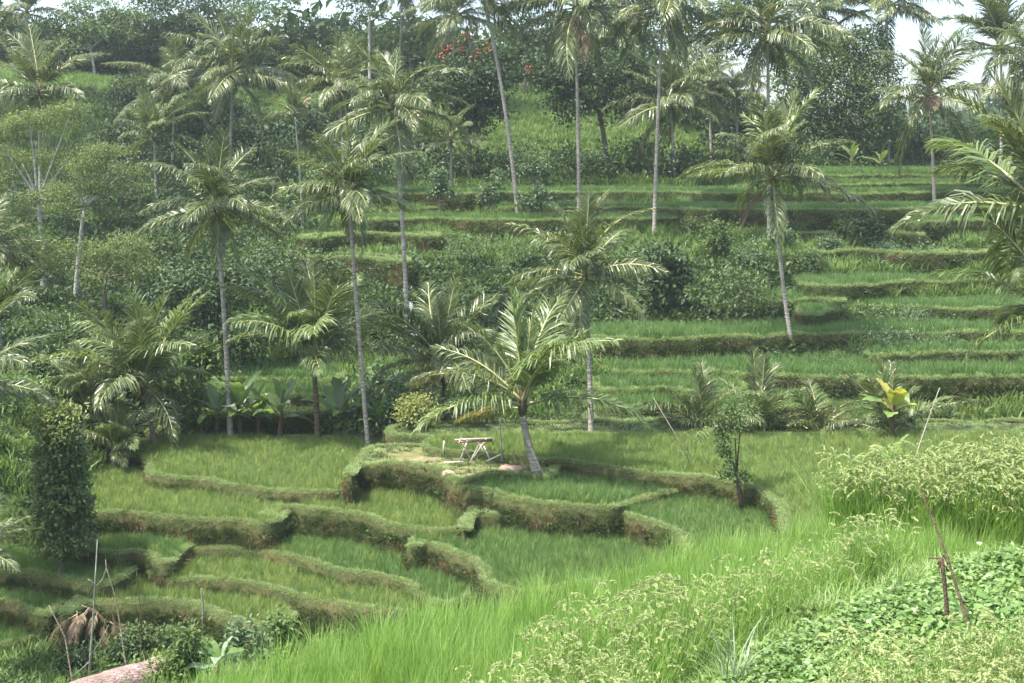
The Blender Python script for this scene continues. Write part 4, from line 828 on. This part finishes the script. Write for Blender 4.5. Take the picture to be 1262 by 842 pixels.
# hedge row and scrub under the flowering trees
for i, (x, w, h, m, lb) in enumerate([(480, 60, 34, 'leaf_dark', 'leftmost dark bush of the row at the back of the middle terraces'), (535, 64, 36, 'leaf_dark', 'dark bush under the small palm at the back of the middle terraces'), (590, 60, 40, 'leaf_dark', 'dark bush under the red flowering tree'),
                                      (645, 62, 38, 'leaf_mid', 'greener bush just right of the leaning very tall trunk'), (700, 60, 40, 'leaf_dark', 'dark bush behind the straight middle trunk'), (755, 64, 42, 'leaf_dark', 'dark bush between the two straight very tall trunks'),
                                      (815, 62, 44, 'leaf_dark', 'dark bush behind the pale right trunk'), (865, 58, 46, 'leaf_dark', 'rightmost dark bush of the row, beside the full crowned palm'), (930, 66, 50, 'leaf_dark', 'dark bush behind the full crowned palm'), (990, 60, 44, 'leaf_dark', 'dark bush at the foot of the big rounded tree')]):
    bush(lb, x, 0, w * 1.25, h, 115.5 + (i % 3) * .7, m, .36, seed=60 + i, group='row of dark bushes behind the middle terraces')
for i, (x, y, w, h, Y, m, lb) in enumerate([(640, 0, 70, 40, 122, 'leaf_mid', 'pale green scrub mound on the slope right of the red flowering tree'), (700, 0, 60, 34, 121, 'leaf_mid', 'low scrub under the tree with the single red flower'), (505, 0, 60, 34, 120, 'leaf_mid', 'scrub mound on the slope under the yellow fronded palm'), (790, 0, 60, 44, 121, 'leaf_mid', 'scrub under the palm with two pale fronds'),
                                            (430, 0, 70, 64, 112, 'leaf_dark', 'dark scrub left of the yellow fronded palm trunk'), (335, 0, 90, 92, 108, 'leaf_dark', 'dark thicket between the tall grey trunk and the areca palm'), (235, 0, 100, 84, 108, 'leaf_dark', 'dark thicket left of the tall grey trunk'), (395, 0, 60, 56, 104, 'leaf_mid', 'scrub right of the areca palm')]):
    bush(lb, x, y, w, h, Y, m, .34, seed=75 + i)
for i, (x, w, h, Y, lb) in enumerate([(150, 90, 80, 104, 'dark thicket behind the feathery trees'), (290, 80, 60, 100, 'dark thicket around the foot of the tall grey trunk'), (200, 80, 60, 98, 'dark thicket left of the straight palm crown'), (370, 70, 50, 98, 'dark thicket at the foot of the areca palm')]):
    bush(lb, x, 0, w, h, Y, 'leaf_dark', .32, seed=84 + i)
# bushes on the terraced slope
BU = [(892, 398, 92, 66, 'leaf_vine', 'big rounded bush with pale flecks left of the curved palm trunk'), (815, 392, 60, 92, 'leaf_dark', 'tall dark creeper covered stump under the pale trunked very tall palm'), (765, 345, 66, 44, 'leaf_mid', 'wide bush above the palm with the evenly spread crown'),
      (925, 330, 44, 34, 'leaf_grey', 'pale leaved bush left of the curved palm trunk, near its middle'), (882, 325, 34, 50, 'leaf_mid', 'upright bush below the narrow bumpy terrace, left of the curved trunk'), (962, 310, 34, 36, 'leaf_grey', 'pale topped bush right behind the curved palm trunk'), (1024, 318, 26, 30, 'leaf_grey', 'round pale bush standing alone on the upper right bank'),
      (1095, 322, 44, 26, 'leaf_grey', 'white flecked bush at the left of the bright right terrace'), (1075, 310, 34, 44, 'leaf_dark', 'dark bush behind the white flecked bush'), (1130, 326, 60, 26, 'leaf_grey', 'low pale bush above the bright right terrace'), (1000, 335, 44, 30, 'leaf_mid', 'green bush on the bank between the curved trunk and the bright right terrace'),
      (1088, 442, 66, 36, 'leaf_grey', 'weedy bush on the bund right of the foot of the curved palm'), (1160, 438, 56, 26, 'leaf_grey', 'low weedy bush in the band right of the curved palm'), (1115, 402, 50, 26, 'leaf_grey', 'weedy bush under the bright right terrace'), (950, 395, 60, 36, 'leaf_mid', 'bush behind the lower part of the curved palm trunk'),
      (640, 335, 60, 40, 'leaf_mid', 'bush on the cliff edge under the leaning very tall trunk'), (580, 330, 60, 36, 'leaf_vine', 'leafy bush on the cliff edge right of the waterfall'), (690, 320, 46, 40, 'leaf_dark', 'dark bush on the cliff edge below the straight middle trunk'),
      (862, 292, 50, 28, 'leaf_mid', 'green bush under the left end of the upper right tier'), (985, 296, 40, 26, 'leaf_mid', 'small bush just right of the curved palm trunk under the upper right tier'), (1048, 296, 46, 30, 'leaf_mid', 'bush below the middle of the upper right tier'), (905, 300, 40, 24, 'leaf_light', 'light green bush left of the nut laden palm trunk foot'),
      (1030, 470, 50, 30, 'leaf_mid', 'green bush on the edge of the long dark rice band')]
for i, (x, y, w, h, m, lb) in enumerate(BU): bush(lb, x, y, w, h, None, m, seed=90 + i, dens=1.3)
BV = [(480, 0, 84, 66, 62.5, 'leaf_grey', 'big leaved grey green bush between the slender leaning palm and the yellow bush'), (432, 0, 60, 44, 61.5, 'leaf_mid', 'leafy bush left of the foot of the slender leaning palm'), (468, 0, 70, 84, 66, 'leaf_grey', 'tall pale bush below the waterfall'), (530, 0, 70, 76, 66.5, 'leaf_mid', 'green bush below the waterfall to the right'),
      (590, 0, 70, 60, 64, 'leaf_mid', 'bush behind the orange fronded young palm'), (690, 0, 90, 70, 63, 'leaf_mid', 'bush behind the trunk of the evenly spread palm'), (775, 0, 70, 42, 61, 'leaf_grey', 'weedy bush at the right of the evenly spread palm trunk'), (560, 0, 80, 46, 60.4, 'leaf_grey', 'low grey green bush right of the yellow bush'),
      (225, 0, 60, 70, 62, 'leaf_mid', 'bush right of the palm with the pinkish trunk'), (245, 0, 46, 80, 65, 'leaf_light', 'light bush behind the straight palm trunk'), (300, 0, 70, 70, 71, 'leaf_dark', 'dark bush above the small terraces behind the banana plants'), (380, 0, 80, 70, 73, 'leaf_dark', 'dark bush under the young upright palm'),
      (60, 0, 80, 46, 62, 'leaf_mid', 'bush behind the column shrub'), (20, 0, 70, 50, 55, 'leaf_light', 'light bush on the bank at the left edge'), (150, 0, 70, 60, 66, 'leaf_dark', 'dark bush behind the young palm with the pinkish trunk'),
      (60, 0, 90, 50, 68, 'leaf_mid', 'bush on the dark slope at the left below the white trunk')]
for i, (x, y, w, h, Y, m, lb) in enumerate(BV): bush(lb, x, y, w, h, Y, m, seed=120 + i, dens=1.2)
bush('small yellow green bush by the foot of the slender leaning palm', 517, 0, 46, 42, 59.3, 'leaf_yellow', .16, seed=150, dens=1.8)
# papaya-like saplings with upright grey green clusters
for i, (x, Y, h, lb) in enumerate([(541, 101, 52, 'grey green sapling left of the leaning very tall trunk, nearer the yellow fronded palm'), (611, 101, 56, 'grey green sapling touching the leaning very tall trunk'), (500, 104, 50, 'grey green sapling behind the yellow fronded palm trunk'), (662, 97, 34, 'small grey green sapling right of the leaning very tall trunk'), (655, 112, 40, 'pale sapling against the dark bush row')]):
    b = gbase(x, Y); py = HY - b[2] / Y * F; r = np.random.RandomState(i)
    bl = [(x, py - h, 7, 10)] + [(x + r.uniform(-14, 14), py - h * r.uniform(.45, .85), 6, 9) for _ in range(5)]
    broad_tree(lb, b, bl, Y, .3, 'leaf_grey', 1.1, .24, 'greystick', .05, seed=160 + i, cat='sapling', kind='sapling', group='grey green saplings on the middle terraces', fork=.4)
# clipped column shrub
b = np.array([(77 - CX) / F * 47.4, 47.4, -13.5])
broad_tree('dense dark column shaped shrub with yellowish top in the left terraces', b, [(70, 522, 19, 18), (72, 542, 23, 24), (74, 565, 25, 26), (73, 590, 28, 26), (77, 612, 28, 26), (75, 636, 29, 26), (78, 668, 30, 20), (81, 655, 28, 24), (66, 655, 20, 22)], 47.4, .17, 'leaf_shrub', 3.0, .15, seed=170, rt=.1, cat='shrub', kind='shrub', core=.55, tip=(70, 516))
# ------------------------------------------------------------------ bananas and other big leaved plants
def banana_leaf(L, W, e, bend, r, mat):
    mb = MB(); m = 12; t = np.linspace(0, 1, m); an = np.radians(e - bend * t ** 1.4)
    x = np.concatenate([[0], np.cumsum(np.cos(an[:-1]) / (m - 1))]) * L; z = np.concatenate([[0], np.cumsum(np.sin(an[:-1]) / (m - 1))]) * L
    w = W * .5 * np.clip(np.sin(np.pi * np.clip((t - .12) / .88, 0, 1) ** .8), 0.02, 1) ** .7; w[-1] = .01
    V = []; 
    for s in (-1, 0, 1):
        V.append(np.stack([x, s * w * (1 + .1 * r.normal(0, 1, m)), z + abs(s) * w * (.22 + .15 * r.normal(0, 1, m))], 1))
    V = np.concatenate(V); Fc = [(k * m + i, k * m + i + 1, (k + 1) * m + i + 1, (k + 1) * m + i) for k in (0, 1) for i in range(m - 1)]
    mb.add(V, Fc, 0, r.uniform(.1, .9), smooth=False)
    Vt, q, _ = tube(np.stack([x, 0 * x, z - .01], 1), L * (.012 - .009 * t), 4, cap=False); mb.add(Vt, q, 1, .5)
    return mb.mesh('leaf', [M[mat], M['rachis']])
def banana(label, px, Y, h, nl=7, stemf=.46, seed=0, mats=('banana',), wid=.2, lens=.68, group=None, kind='banana_plant', cat='banana plant', base=None):
    r = np.random.RandomState(seed + 300); b = gbase(px, Y) if base is None else np.asarray(base, float); H = h * Y / F
    root = thing(kind, label, cat, b, group)
    mb = MB(); add_tube(mb, bez((0, 0, -.1), (r.normal(0, .03), 0, H * .25), (r.normal(0, .06), 0, H * (stemf + .04)), 6), np.linspace(.09, .05, 6) * max(.5, H / 2.2), 8); obj('stem', mb.mesh('stem', [M['fibre']]), root)
    for i in range(nl):
        e = 86 - 66 * (i / max(1, nl - 1)) + r.normal(0, 6)
        obj('leaf', banana_leaf(H * lens * r.uniform(.7, 1.1), H * wid * r.uniform(.75, 1.1), e, r.uniform(40, 85), r, mats[i % len(mats)]), root, (0, 0, H * (stemf - .012 * i)), (r.normal(0, .2), 0, i * 2.4 + r.normal(0, .3)))
GB = 'banana plants along the back of the upper left paddy'
for i, (x, h, lb) in enumerate([(268, 80, 'banana plant left of the straight palm trunk with a bluish raised leaf'), (296, 86, 'banana plant just right of the straight palm trunk'), (318, 74, 'light green banana plant second to the right of the straight trunk'), (346, 78, 'banana plant with pale backlit leaves left of the young upright palm'), (418, 80, 'banana plant right of the brown trunk of the young upright palm'), (440, 56, 'low banana plant beside the foot of the slender leaning palm'), (468, 62, 'dark banana plant right of the slender leaning palm')]):
    banana(lb, x, 61.3 + .2 * (i % 3), h, 9, seed=i, group=GB, mats=('banana', 'banana', 'silver') if i in (0, 3, 4) else ('banana',))
banana('banana plant with broad yellow leaves at the back of the wide right paddy', 1100, 56.5, 88, 8, seed=20, mats=('banana', 'banana_yellow', 'banana_yellow', 'banana'), wid=.24, lens=.5)
banana('squat broad leaved plant in front of the yellow leaved banana', 1104, 49.6, 74, 13, stemf=.3, seed=21, mats=('banana', 'leaf_yellow', 'banana'), wid=.26, lens=.62, kind='broadleaf_plant', cat='plant')
banana('silvery broad leaved sprout at the edge of the near green rice', 272, 18.4, 84, 5, seed=22, mats=('silver', 'banana'), wid=.2, lens=.62, kind='broadleaf_plant', cat='plant')
banana('broad leaved plant in the bottom left corner with bluish leaves', 14, 37, 64, 7, seed=23, mats=('leaf_grey', 'banana'), wid=.3, lens=.8, kind='broadleaf_plant', cat='plant')
for i, (x, Y, h, lb) in enumerate([(192, 106, 40, 'banana plant on the slope beside the short silvery palm'), (800, 117, 44, 'banana plant under the palm with two pale fronds'), (845, 118, 44, 'light banana plant in the grove right of the pale trunk'), (770, 117, 40, 'banana plant left of the pale very tall trunk'), (345, 100, 60, 'banana plant beside the areca palm trunk'), (1050, 113, 46, 'banana plant under the big rounded tree'), (1085, 114, 40, 'banana plant right of the foot of the big rounded tree')]):
    banana(lb, x, Y, h, 7, seed=40 + i, mats=('leaf_light',) if i != 3 else ('banana',), group='banana plants on the far hillside')

# weeds and shrubs along the lip of the near rice
for i, (x, Y, h, w, lb) in enumerate([(825, 24.6, 46, 30, 'tall weed at the right end of the long brown bank'), (775, 24.3, 36, 46, 'white flecked weed on the lip of the near rice'), (706, 24.0, 44, 30, 'upright weed on the lip of the near rice, right of the bushy one'), (680, 23.9, 34, 40, 'low weed between two taller ones on the lip of the near rice'),
                                      (620, 23.2, 56, 50, 'bushy weed in the middle of the lip of the near rice'), (570, 22.4, 36, 50, 'small weed left of the bushy one on the lip'), (500, 21.3, 40, 50, 'weed on the lip in front of the curved terrace'), (455, 20.7, 36, 44, 'weed on the lip below the second curved terrace'), (398, 20.4, 58, 46, 'light green weed where the crescent terrace meets the lip'),
                                      (345, 19.6, 46, 50, 'weed on the lip below the crescent terrace'), (305, 19.2, 50, 60, 'weed right of the silvery sprout'), (235, 18.6, 66, 60, 'leafy weed behind the fallen log'), (205, 18.4, 40, 46, 'light green weed over the right end of the fallen log'), (165, 19.6, 50, 50, 'weed behind the middle of the fallen log')]):
    s = Y / F; b = gbase(x, Y); r = np.random.RandomState(i + 5)
    pt = HY - b[2] / s
    m = ['leaf_grey', 'leaf_light', 'leaf_grey', 'leaf_mid'][i % 4] if i not in (8, 12) else 'leaf_light'
    lift = 44 if x > 420 else 16
    bl = [(x, pt - h * .65 - lift, w * .3, h * .38)] + [(x + r.uniform(-.4, .4) * w, pt - h * r.uniform(.25, .7) - lift * .6, w * .24, h * .26) for _ in range(3)]
    broad_tree(lb, b, bl, Y, .085, m, 1.1, .085, 'greystick', .012, seed=200 + i, cat='weed', kind='weed_shrub', group='weeds along the lip of the near rice', fork=.4)
for i, (x, Y, h, lb) in enumerate([(45, 37.5, 62, 'dark leafy shrub in the bottom left corner'), (92, 42.5, 40, 'dark shrub behind the dead fronds'), (5, 39, 60, 'shrub at the left edge above the corner'), (150, 43.2, 34, 'shrub under the crescent terrace rim')]):
    bush(lb, x, 0, h * 1.1, h, Y, ['leaf_mid', 'leaf_dark'][i % 2], .15, seed=230 + i, dens=1.3)
for i, (x, w, lb) in enumerate([(175, 50, 'dark bush against the wall of the crescent terrace, left'), (215, 44, 'dark bush against the wall of the crescent terrace, right')]):
    bush(lb, x, 0, w, 42, 44.2, 'leaf_vine', .14, seed=240 + i, dens=1.5)

# grass tussocks
for i, (x, Y, z, n, lb) in enumerate([(1045, 20.5, -6.35, 60, 'tall grass tussock at the end of the ripening rice'), (1215, 21.6, -6.5, 46, 'pale bladed tussock right of the leaning stick'), (1185, 20.6, -6.5, 30, 'pale bladed tussock at the short post'), (965, 17.4, -6.0, 40, 'pale tussock in the ripening rice'), (905, 15.4, -5.95, 36, 'silvery tussock at the bottom of the ripening rice')]):
    mb = blades(MB(), n, .75, .12, .016, .7, seg=4, rng=np.random.RandomState(i)); o = obj('grass_tussock', mb.mesh('grass_tussock', [M['silver'] if i in (1, 2, 4) else M['rice_near']]), None, gbase(x, Y)); mark(o, lb, 'grass tussock', group='grass tussocks among the near crops')

# vine wrapped post tree on the curled bund
b = np.array([(914 - CX) / F * 47.4, 47.4, -11.1])
broad_tree('small vine wrapped post tree on the curled bund', b, [(905, 520, 14, 14), (893, 545, 12, 16), (915, 505, 16, 8), (898, 575, 9, 18), (914, 595, 8, 14), (885, 522, 10, 8)], 47.4, .13, 'leaf_mid', 1.3, .14, 'darkstick', .07, seed=260, cat='small tree', kind='small_tree')

# ------------------------------------------------------------------ sticks, rack, log
def stick(name, label, cat, pts, r, mat, group=None, n=6):
    pts = np.asarray(pts, float); mb = MB(); b = pts[0].copy(); add_tube(mb, pts - b, r, n)
    o = obj(name, mb.mesh(name, [M[mat]]), None, b); mark(o, label, cat, group=group); return o
a = PY(1203, 770, 16.6); c = PY(1132, 600, 17.4)
stick('stick', 'long thin dark stick leaning in the creeper plot', 'stick', bez(a + (0.03, 0, -.5), (a + c) / 2 + np.array([.06, 0, -.02]), c, 10), np.linspace(.022, .009, 10), 'darkstick')
a = PY(1167, 750, 17.2); c = PY(1160, 688, 17.2)
root = thing('post', 'short dark wooden post with a tied top in the creeper plot', 'post', a + (0, 0, -.3))
mb = MB(); add_tube(mb, bez((0, 0, 0), (.01, 0, .4), c - a + (0, 0, .3), 7), [.03, .028, .03, .026, .028, .026, .03], 8); obj('shaft', mb.mesh('shaft', [M['darkstick']]), root)
mb = MB(); r_ = np.random.RandomState(9)
for _ in range(9):
    q = c - a + np.array([0, 0, .3 - r_.uniform(.0, .09)]); add_tube(mb, [q, q + r_.normal(0, .035, 3), q + r_.normal(0, .05, 3) + (0, 0, -.05)], [.012, .01, .004], 4)
obj('binding', mb.mesh('binding', [M['darkstick']]), root)
a = PY(1125, 545, 52.0); a[2] = -11.1; stick('stick', 'pale bent reed rising beside the yellow leaved banana', 'reed', bez(a, a + (.3, 0, 1.0), PY(1158, 478, 52), 10), np.linspace(.018, .009, 10), 'bamboo')
a = PY(860, 592, 51); stick('stick', 'thin leaning stick on the curled bund left of the post tree', 'stick', [a, PY(838, 545, 51), PY(805, 490, 51)], [.025, .02, .01], 'stick')
GT = 'dry stems standing in front of the lower left terraces'
def stem(label, pts, Y, r, mat='greystick'):
    p = [PY(x, y, Y) for x, y in pts]; p = np.asarray(p); p[0, 2] = min(p[0, 2], gbase(pts[0][0], Y)[2]) - .15
    q = np.concatenate([bez(p[i], (p[i] + p[i + 1]) / 2, p[i + 1], 5)[(1 if i else 0):] for i in range(len(p) - 1)])
    return stick('dry_stem', label, 'dry stem', q, np.linspace(r, r * .45, len(q)), mat, GT)
root = thing('dry_stem', 'forked bare grey stem in front of the crescent terrace', 'dry stem', PY(110, 842, 18.2), GT)
def rel(pts, Y): return np.array([PY(x, y, Y) for x, y in pts]) - PY(110, 842, 18.2)
mb = MB(); add_tube(mb, rel([(107, 870), (112, 800), (115, 760), (117, 720), (120, 665)], 18.2), [.016, .014, .012, .01, .005], 6); obj('stem', mb.mesh('stem', [M['greystick']]), root)
for pts in ([(117, 724), (126, 715), (131, 700), (130, 690)], [(111, 815), (100, 825), (82, 840)], [(112, 808), (124, 790), (134, 770)], [(117, 722), (112, 716), (108, 714)]):
    mb = MB(); add_tube(mb, rel(pts, 18.2), np.linspace(.009, .004, len(pts)), 5); obj('twig', mb.mesh('twig', [M['stick'] if len(pts) > 3 else M['greystick']]), root)
stem('pale straight stem leaning left at the lower left', [(97, 826), (80, 785), (60, 746)], 18.0, .012, 'stick')
stem('reddish thin stem leaning left over the fallen log', [(162, 815), (148, 770), (142, 735), (131, 700)], 18.5, .011, 'stick')
stem('thin upright stem in front of the crescent terrace wall', [(173, 800), (174, 760), (168, 702)], 18.9, .009, 'darkstick')
stem('grey thin stake on the rim of the crescent terrace', [(250, 775), (250, 745), (248, 725)], 44.8, .04, 'greystick')
stem('thin grey stem beside the wooden rack', [(620, 576), (618, 555), (616, 515)], 53, .05, 'greystick')
# fallen log
a = PY(60, 872, 17.6); c = PY(196, 832, 18.6)
root = thing('fallen_log', 'thick pinkish grey fallen log in the bottom left corner', 'log', (a + c) / 2); m_ = (a + c) / 2
n = 26; mb = MB(); p = bez(a - m_, (0, 0, .05), c - m_, n); s = np.linspace(0, 1, n); add_tube(mb, p + rs.normal(0, .006, (n, 3)), .2 + .02 * s + .004 * rs.normal(0, 1, n), 20)
obj('bark', mb.mesh('bark', [M['log']]), root)
mb = MB(); q = c - m_; d = nrm(q - (a - m_)); add_tube(mb, [q - d * .1, q + d * .1, q + d * .3, q + d * .36], [.235, .24, .21, .12], 14); e_ = obj('butt', mb.mesh('butt', [M['log']]), root); e_['label'] = 'frayed rounded end of the log'
# dead fronds
root = thing('dead_fronds', 'heap of brown dead palm fronds hanging below the crescent terrace', 'dead fronds', PY(120, 800, 44))
r_ = np.random.RandomState(11)
for i in range(13):
    obj('frond', FR[(4 + i % 2, i % 3, 'frond_dry')], root, PY(112 + r_.uniform(-20, 26), 750 + r_.uniform(-4, 20), 44.2 + r_.uniform(-.3, .2)) - PY(120, 800, 44), (r_.normal(0, .4), r_.uniform(-.1, .7), r_.uniform(0, 6.28)), r_.uniform(.8, 1.3))
# bamboo rack
z0 = -11.18; Yr = 53.2
root = thing('wooden_rack', 'small rack of crossed bleached poles on the high bank terrace', 'rack', P(585, 578, z0)); o0 = P(585, 578, z0)
def W_(x, h, dy): return np.array([(x - CX) / F * Yr, Yr + dy, z0 + h]) - o0
def pole(nm, a, c, r, mat='bamboo'):
    mb = MB(); add_tube(mb, [a, (a + c) / 2 + rs.normal(0, .008, 3), c], [r, r * .95, r * .85], 7); obj(nm, mb.mesh(nm, [M[mat]]), root)
for a, c in ((W_(567, 0, 0), W_(576, .74, .1)), (W_(580, 0, .1), W_(569, .74, 0)), (W_(580, 0, -.1), W_(592, .76, 0)), (W_(583, 0, .35), W_(599, .78, .3)), (W_(600, 0, .4), W_(588, .7, .5)), (W_(604, 0, .1), W_(596, .5, .3))): pole('leg', a, c, .032)
for dy in (-.05, .12, .3, .5): pole('top_pole', W_(560, .7, dy), W_(607, .76, dy), .026, 'darkstick' if dy < .4 else 'bamboo')
for x, dy in ((566, 0), (598, .02)): pole('cross_pole', W_(x, .72, -.15), W_(x + 2, .73, .65), .026, 'bamboo')
for i, (x0, x1, dy, lb) in enumerate([(545, 560, .8, 'pale pole stub standing left of the rack'), (600, 617, -.3, 'bleached pole lying right of the rack'), (548, 572, -.5, 'bleached pole lying on the path left of the rack')]):
    a = W_(x0, .06, dy) + o0; c = W_(x1, .3 if i == 1 else .07, dy) + o0
    if i == 0: c = W_(546, .6, dy) + o0
    stick('loose_pole', lb, 'pole', [a, (a + c) / 2, c], .03, 'bamboo', 'loose poles around the rack')
# soil patches
def patch(label, cx, cy, rx, ry, Y0, mat, nm='bare_soil', zoff=.06, flatz=None):
    r = np.random.RandomState(int(cx)); n = 26; a = np.linspace(0, 2 * np.pi, n, endpoint=False)
    k = 1 + .18 * np.sin(a * 3 + cx) + .1 * r.normal(0, 1, n); rings = [np.zeros((1, 2))] + [np.stack([cx + rx * q * k * np.cos(a), cy + ry * q * k * np.sin(a)], 1) for q in (.4, .75, 1)]
    rings[0] = np.array([[cx, cy]]); V = []
    for ri, R in enumerate(rings):
        for x, y in R:
            q = P(x, y, flatz) if flatz else ray_ground(x, y, Y0)
            V.append(q + np.array([0, 0, (zoff if ri < 3 else -.1) + r.uniform(0, .03)]))
    Fc3 = [(0, 1 + i, 1 + (i + 1) % n) for i in range(n)]; Fc = [(1 + j * n + i, 1 + (j + 1) * n + i, 1 + (j + 1) * n + (i + 1) % n, 1 + j * n + (i + 1) % n) for j in (0, 1) for i in range(n)]
    mb = MB(); mb.add(V, Fc3, 0); b0 = mb.n; mb.f.append((np.array(Fc), 0, True)); o = obj(nm, mb.mesh(nm, [M[mat]])); mark(o, label, kind='structure')
patch('bare pinkish soil patch on the hill, upper one', 358, 115, 10, 7, 130, 'soil_pink', zoff=.45)
patch('bare pinkish soil patch on the hill, lower one', 375, 131, 12, 8, 125, 'soil_pink', zoff=.45)
patch('bare pinkish soil patch right of the yellow fronded palm', 551, 120, 6, 8, 125, 'soil_pink', zoff=.45)
patch('trodden reddish soil at the foot of the leaning young palm', 630, 577, 20, 2.6, 40, 'soil_pink', flatz=-11.16)
patch('trodden soil path in front of the rack', 553, 583, 8, 1.6, 40, 'soil_pink', flatz=-11.16)
patch('pale trodden path left of the rack', 530, 567, 16, 2.2, 40, 'path', flatz=-11.16)
# waterfall
mw, nt, N, L = new_mat('falling_water'); pb = N('ShaderNodeBsdfPrincipled'); pb.inputs['Base Color'].default_value = (.38, .43, .45, 1); pb.inputs['Roughness'].default_value = .35
tc = N('ShaderNodeTexCoord'); mp = N('ShaderNodeMapping'); mp.inputs['Scale'].default_value = (14, 14, 1.2); nz = N('ShaderNodeTexNoise'); nz.inputs['Scale'].default_value = 1; nz.inputs['Detail'].default_value = 5
L(tc.outputs['Object'], mp.inputs[0]); L(mp.outputs[0], nz.inputs[0]); rp = N('ShaderNodeValToRGB'); rp.color_ramp.elements[0].position = .45; rp.color_ramp.elements[1].position = .7; L(nz.outputs[0], rp.inputs[0])
tb = N('ShaderNodeBsdfTransparent'); mx = N('ShaderNodeMixShader'); L(rp.outputs[0], mx.inputs[0]); L(tb.outputs[0], mx.inputs[1]); L(pb.outputs[0], mx.inputs[2]); om = N('ShaderNodeOutputMaterial'); L(mx.outputs[0], om.inputs[0])
mb = MB()
for k in range(3):
    p = np.array([PY(504 + k * 1.5, 372, 77 - .15 * k), PY(506 + k * 2, 392, 76 - .2 * k), PY(510 + k * 2.5, 418, 75.4 - .2 * k), PY(513 + k * 3, 440, 75.2 - .2 * k)]); wv = np.array([.05, .08, .13, .18]) + .02 * k
    V = np.concatenate([p - np.outer(wv, (1, 0, 0)), p + np.outer(wv * .6, (1, 0, 0)) + (0, -.05, 0)]); mb.add(V, [(i, i + 1, i + 5, i + 4) for i in range(3)], 0)
o = obj('waterfall', mb.mesh('waterfall', [mw])); mark(o, 'thin waterfall dropping down the vine covered cliff', kind='structure')

# ------------------------------------------------------------------ air, sky, sun, camera
def make_air(dens):
    V = [(x, y, z) for z in (-32, 75) for y in (-30, 420) for x in (-260, 260)]
    Fc = [(0, 2, 3, 1), (4, 5, 7, 6), (0, 1, 5, 4), (2, 6, 7, 3), (0, 4, 6, 2), (1, 3, 7, 5)]
    m, nt, N, L = new_mat('air'); v = N('ShaderNodeVolumePrincipled'); v.inputs['Color'].default_value = (.86, .93, 1, 1); v.inputs['Density'].default_value = dens; v.inputs['Anisotropy'].default_value = .2
    o = N('ShaderNodeOutputMaterial'); L(v.outputs[0], o.inputs['Volume'])
    mb = MB(); mb.add(V, Fc, 0, smooth=False); ob = obj('haze', mb.mesh('haze', [m])); mark(ob, 'thin bluish haze filling the valley', kind='stuff')
make_air(HAZE)
w = D.worlds.new('World'); scene.world = w; w.use_nodes = True; nt = w.node_tree
bg = nt.nodes['Background']; sk = nt.nodes.new('ShaderNodeTexSky'); sk.sky_type = 'NISHITA'; sk.sun_disc = False
sd = np.array(SUN_DIR); sd = sd / np.linalg.norm(sd); el = math.asin(sd[2]); sk.sun_elevation = el; sk.sun_rotation = math.atan2(sd[0], sd[1])
sk.air_density = 1.0; sk.dust_density = 4.0; sk.ozone_density = 1.0; sk.altitude = 300
nt.links.new(sk.outputs[0], bg.inputs[0]); bg.inputs[1].default_value = SKY
sl = D.lights.new('sun', 'SUN'); sl.energy = SUN; sl.angle = math.radians(SUN_ANGLE); sl.color = (1, .94, .84)
so = D.objects.new('sun', sl); col.objects.link(so); so.rotation_euler = Vector(-sd).to_track_quat('-Z', 'Y').to_euler(); so.location = (0, 0, 60)
cam = D.cameras.new('camera'); cam.lens = 50; cam.sensor_width = 36; cam.clip_end = 6000; cam.clip_start = .1; cam.shift_y = -221 / 1262
co = D.objects.new('camera', cam); col.objects.link(co); co.rotation_euler = (math.pi / 2, 0, 0); scene.camera = co
vs = scene.view_settings; scene.display_settings.display_device = 'sRGB'; vs.view_transform = 'Standard'; vs.look = 'None'; vs.gamma = 1; vs.use_curve_mapping = False; vs.exposure = EXPOSURE
cy = scene.cycles; cy.max_bounces = 6; cy.diffuse_bounces = 3; cy.glossy_bounces = 2; cy.transmission_bounces = 4; cy.transparent_max_bounces = 6; cy.volume_bounces = 1
cy.use_denoising = True; cy.denoiser = 'OPENIMAGEDENOISE'; cy.use_adaptive_sampling = True; cy.adaptive_threshold = .02
cy.caustics_reflective = False; cy.caustics_refractive = False; cy.sample_clamp_indirect = 6
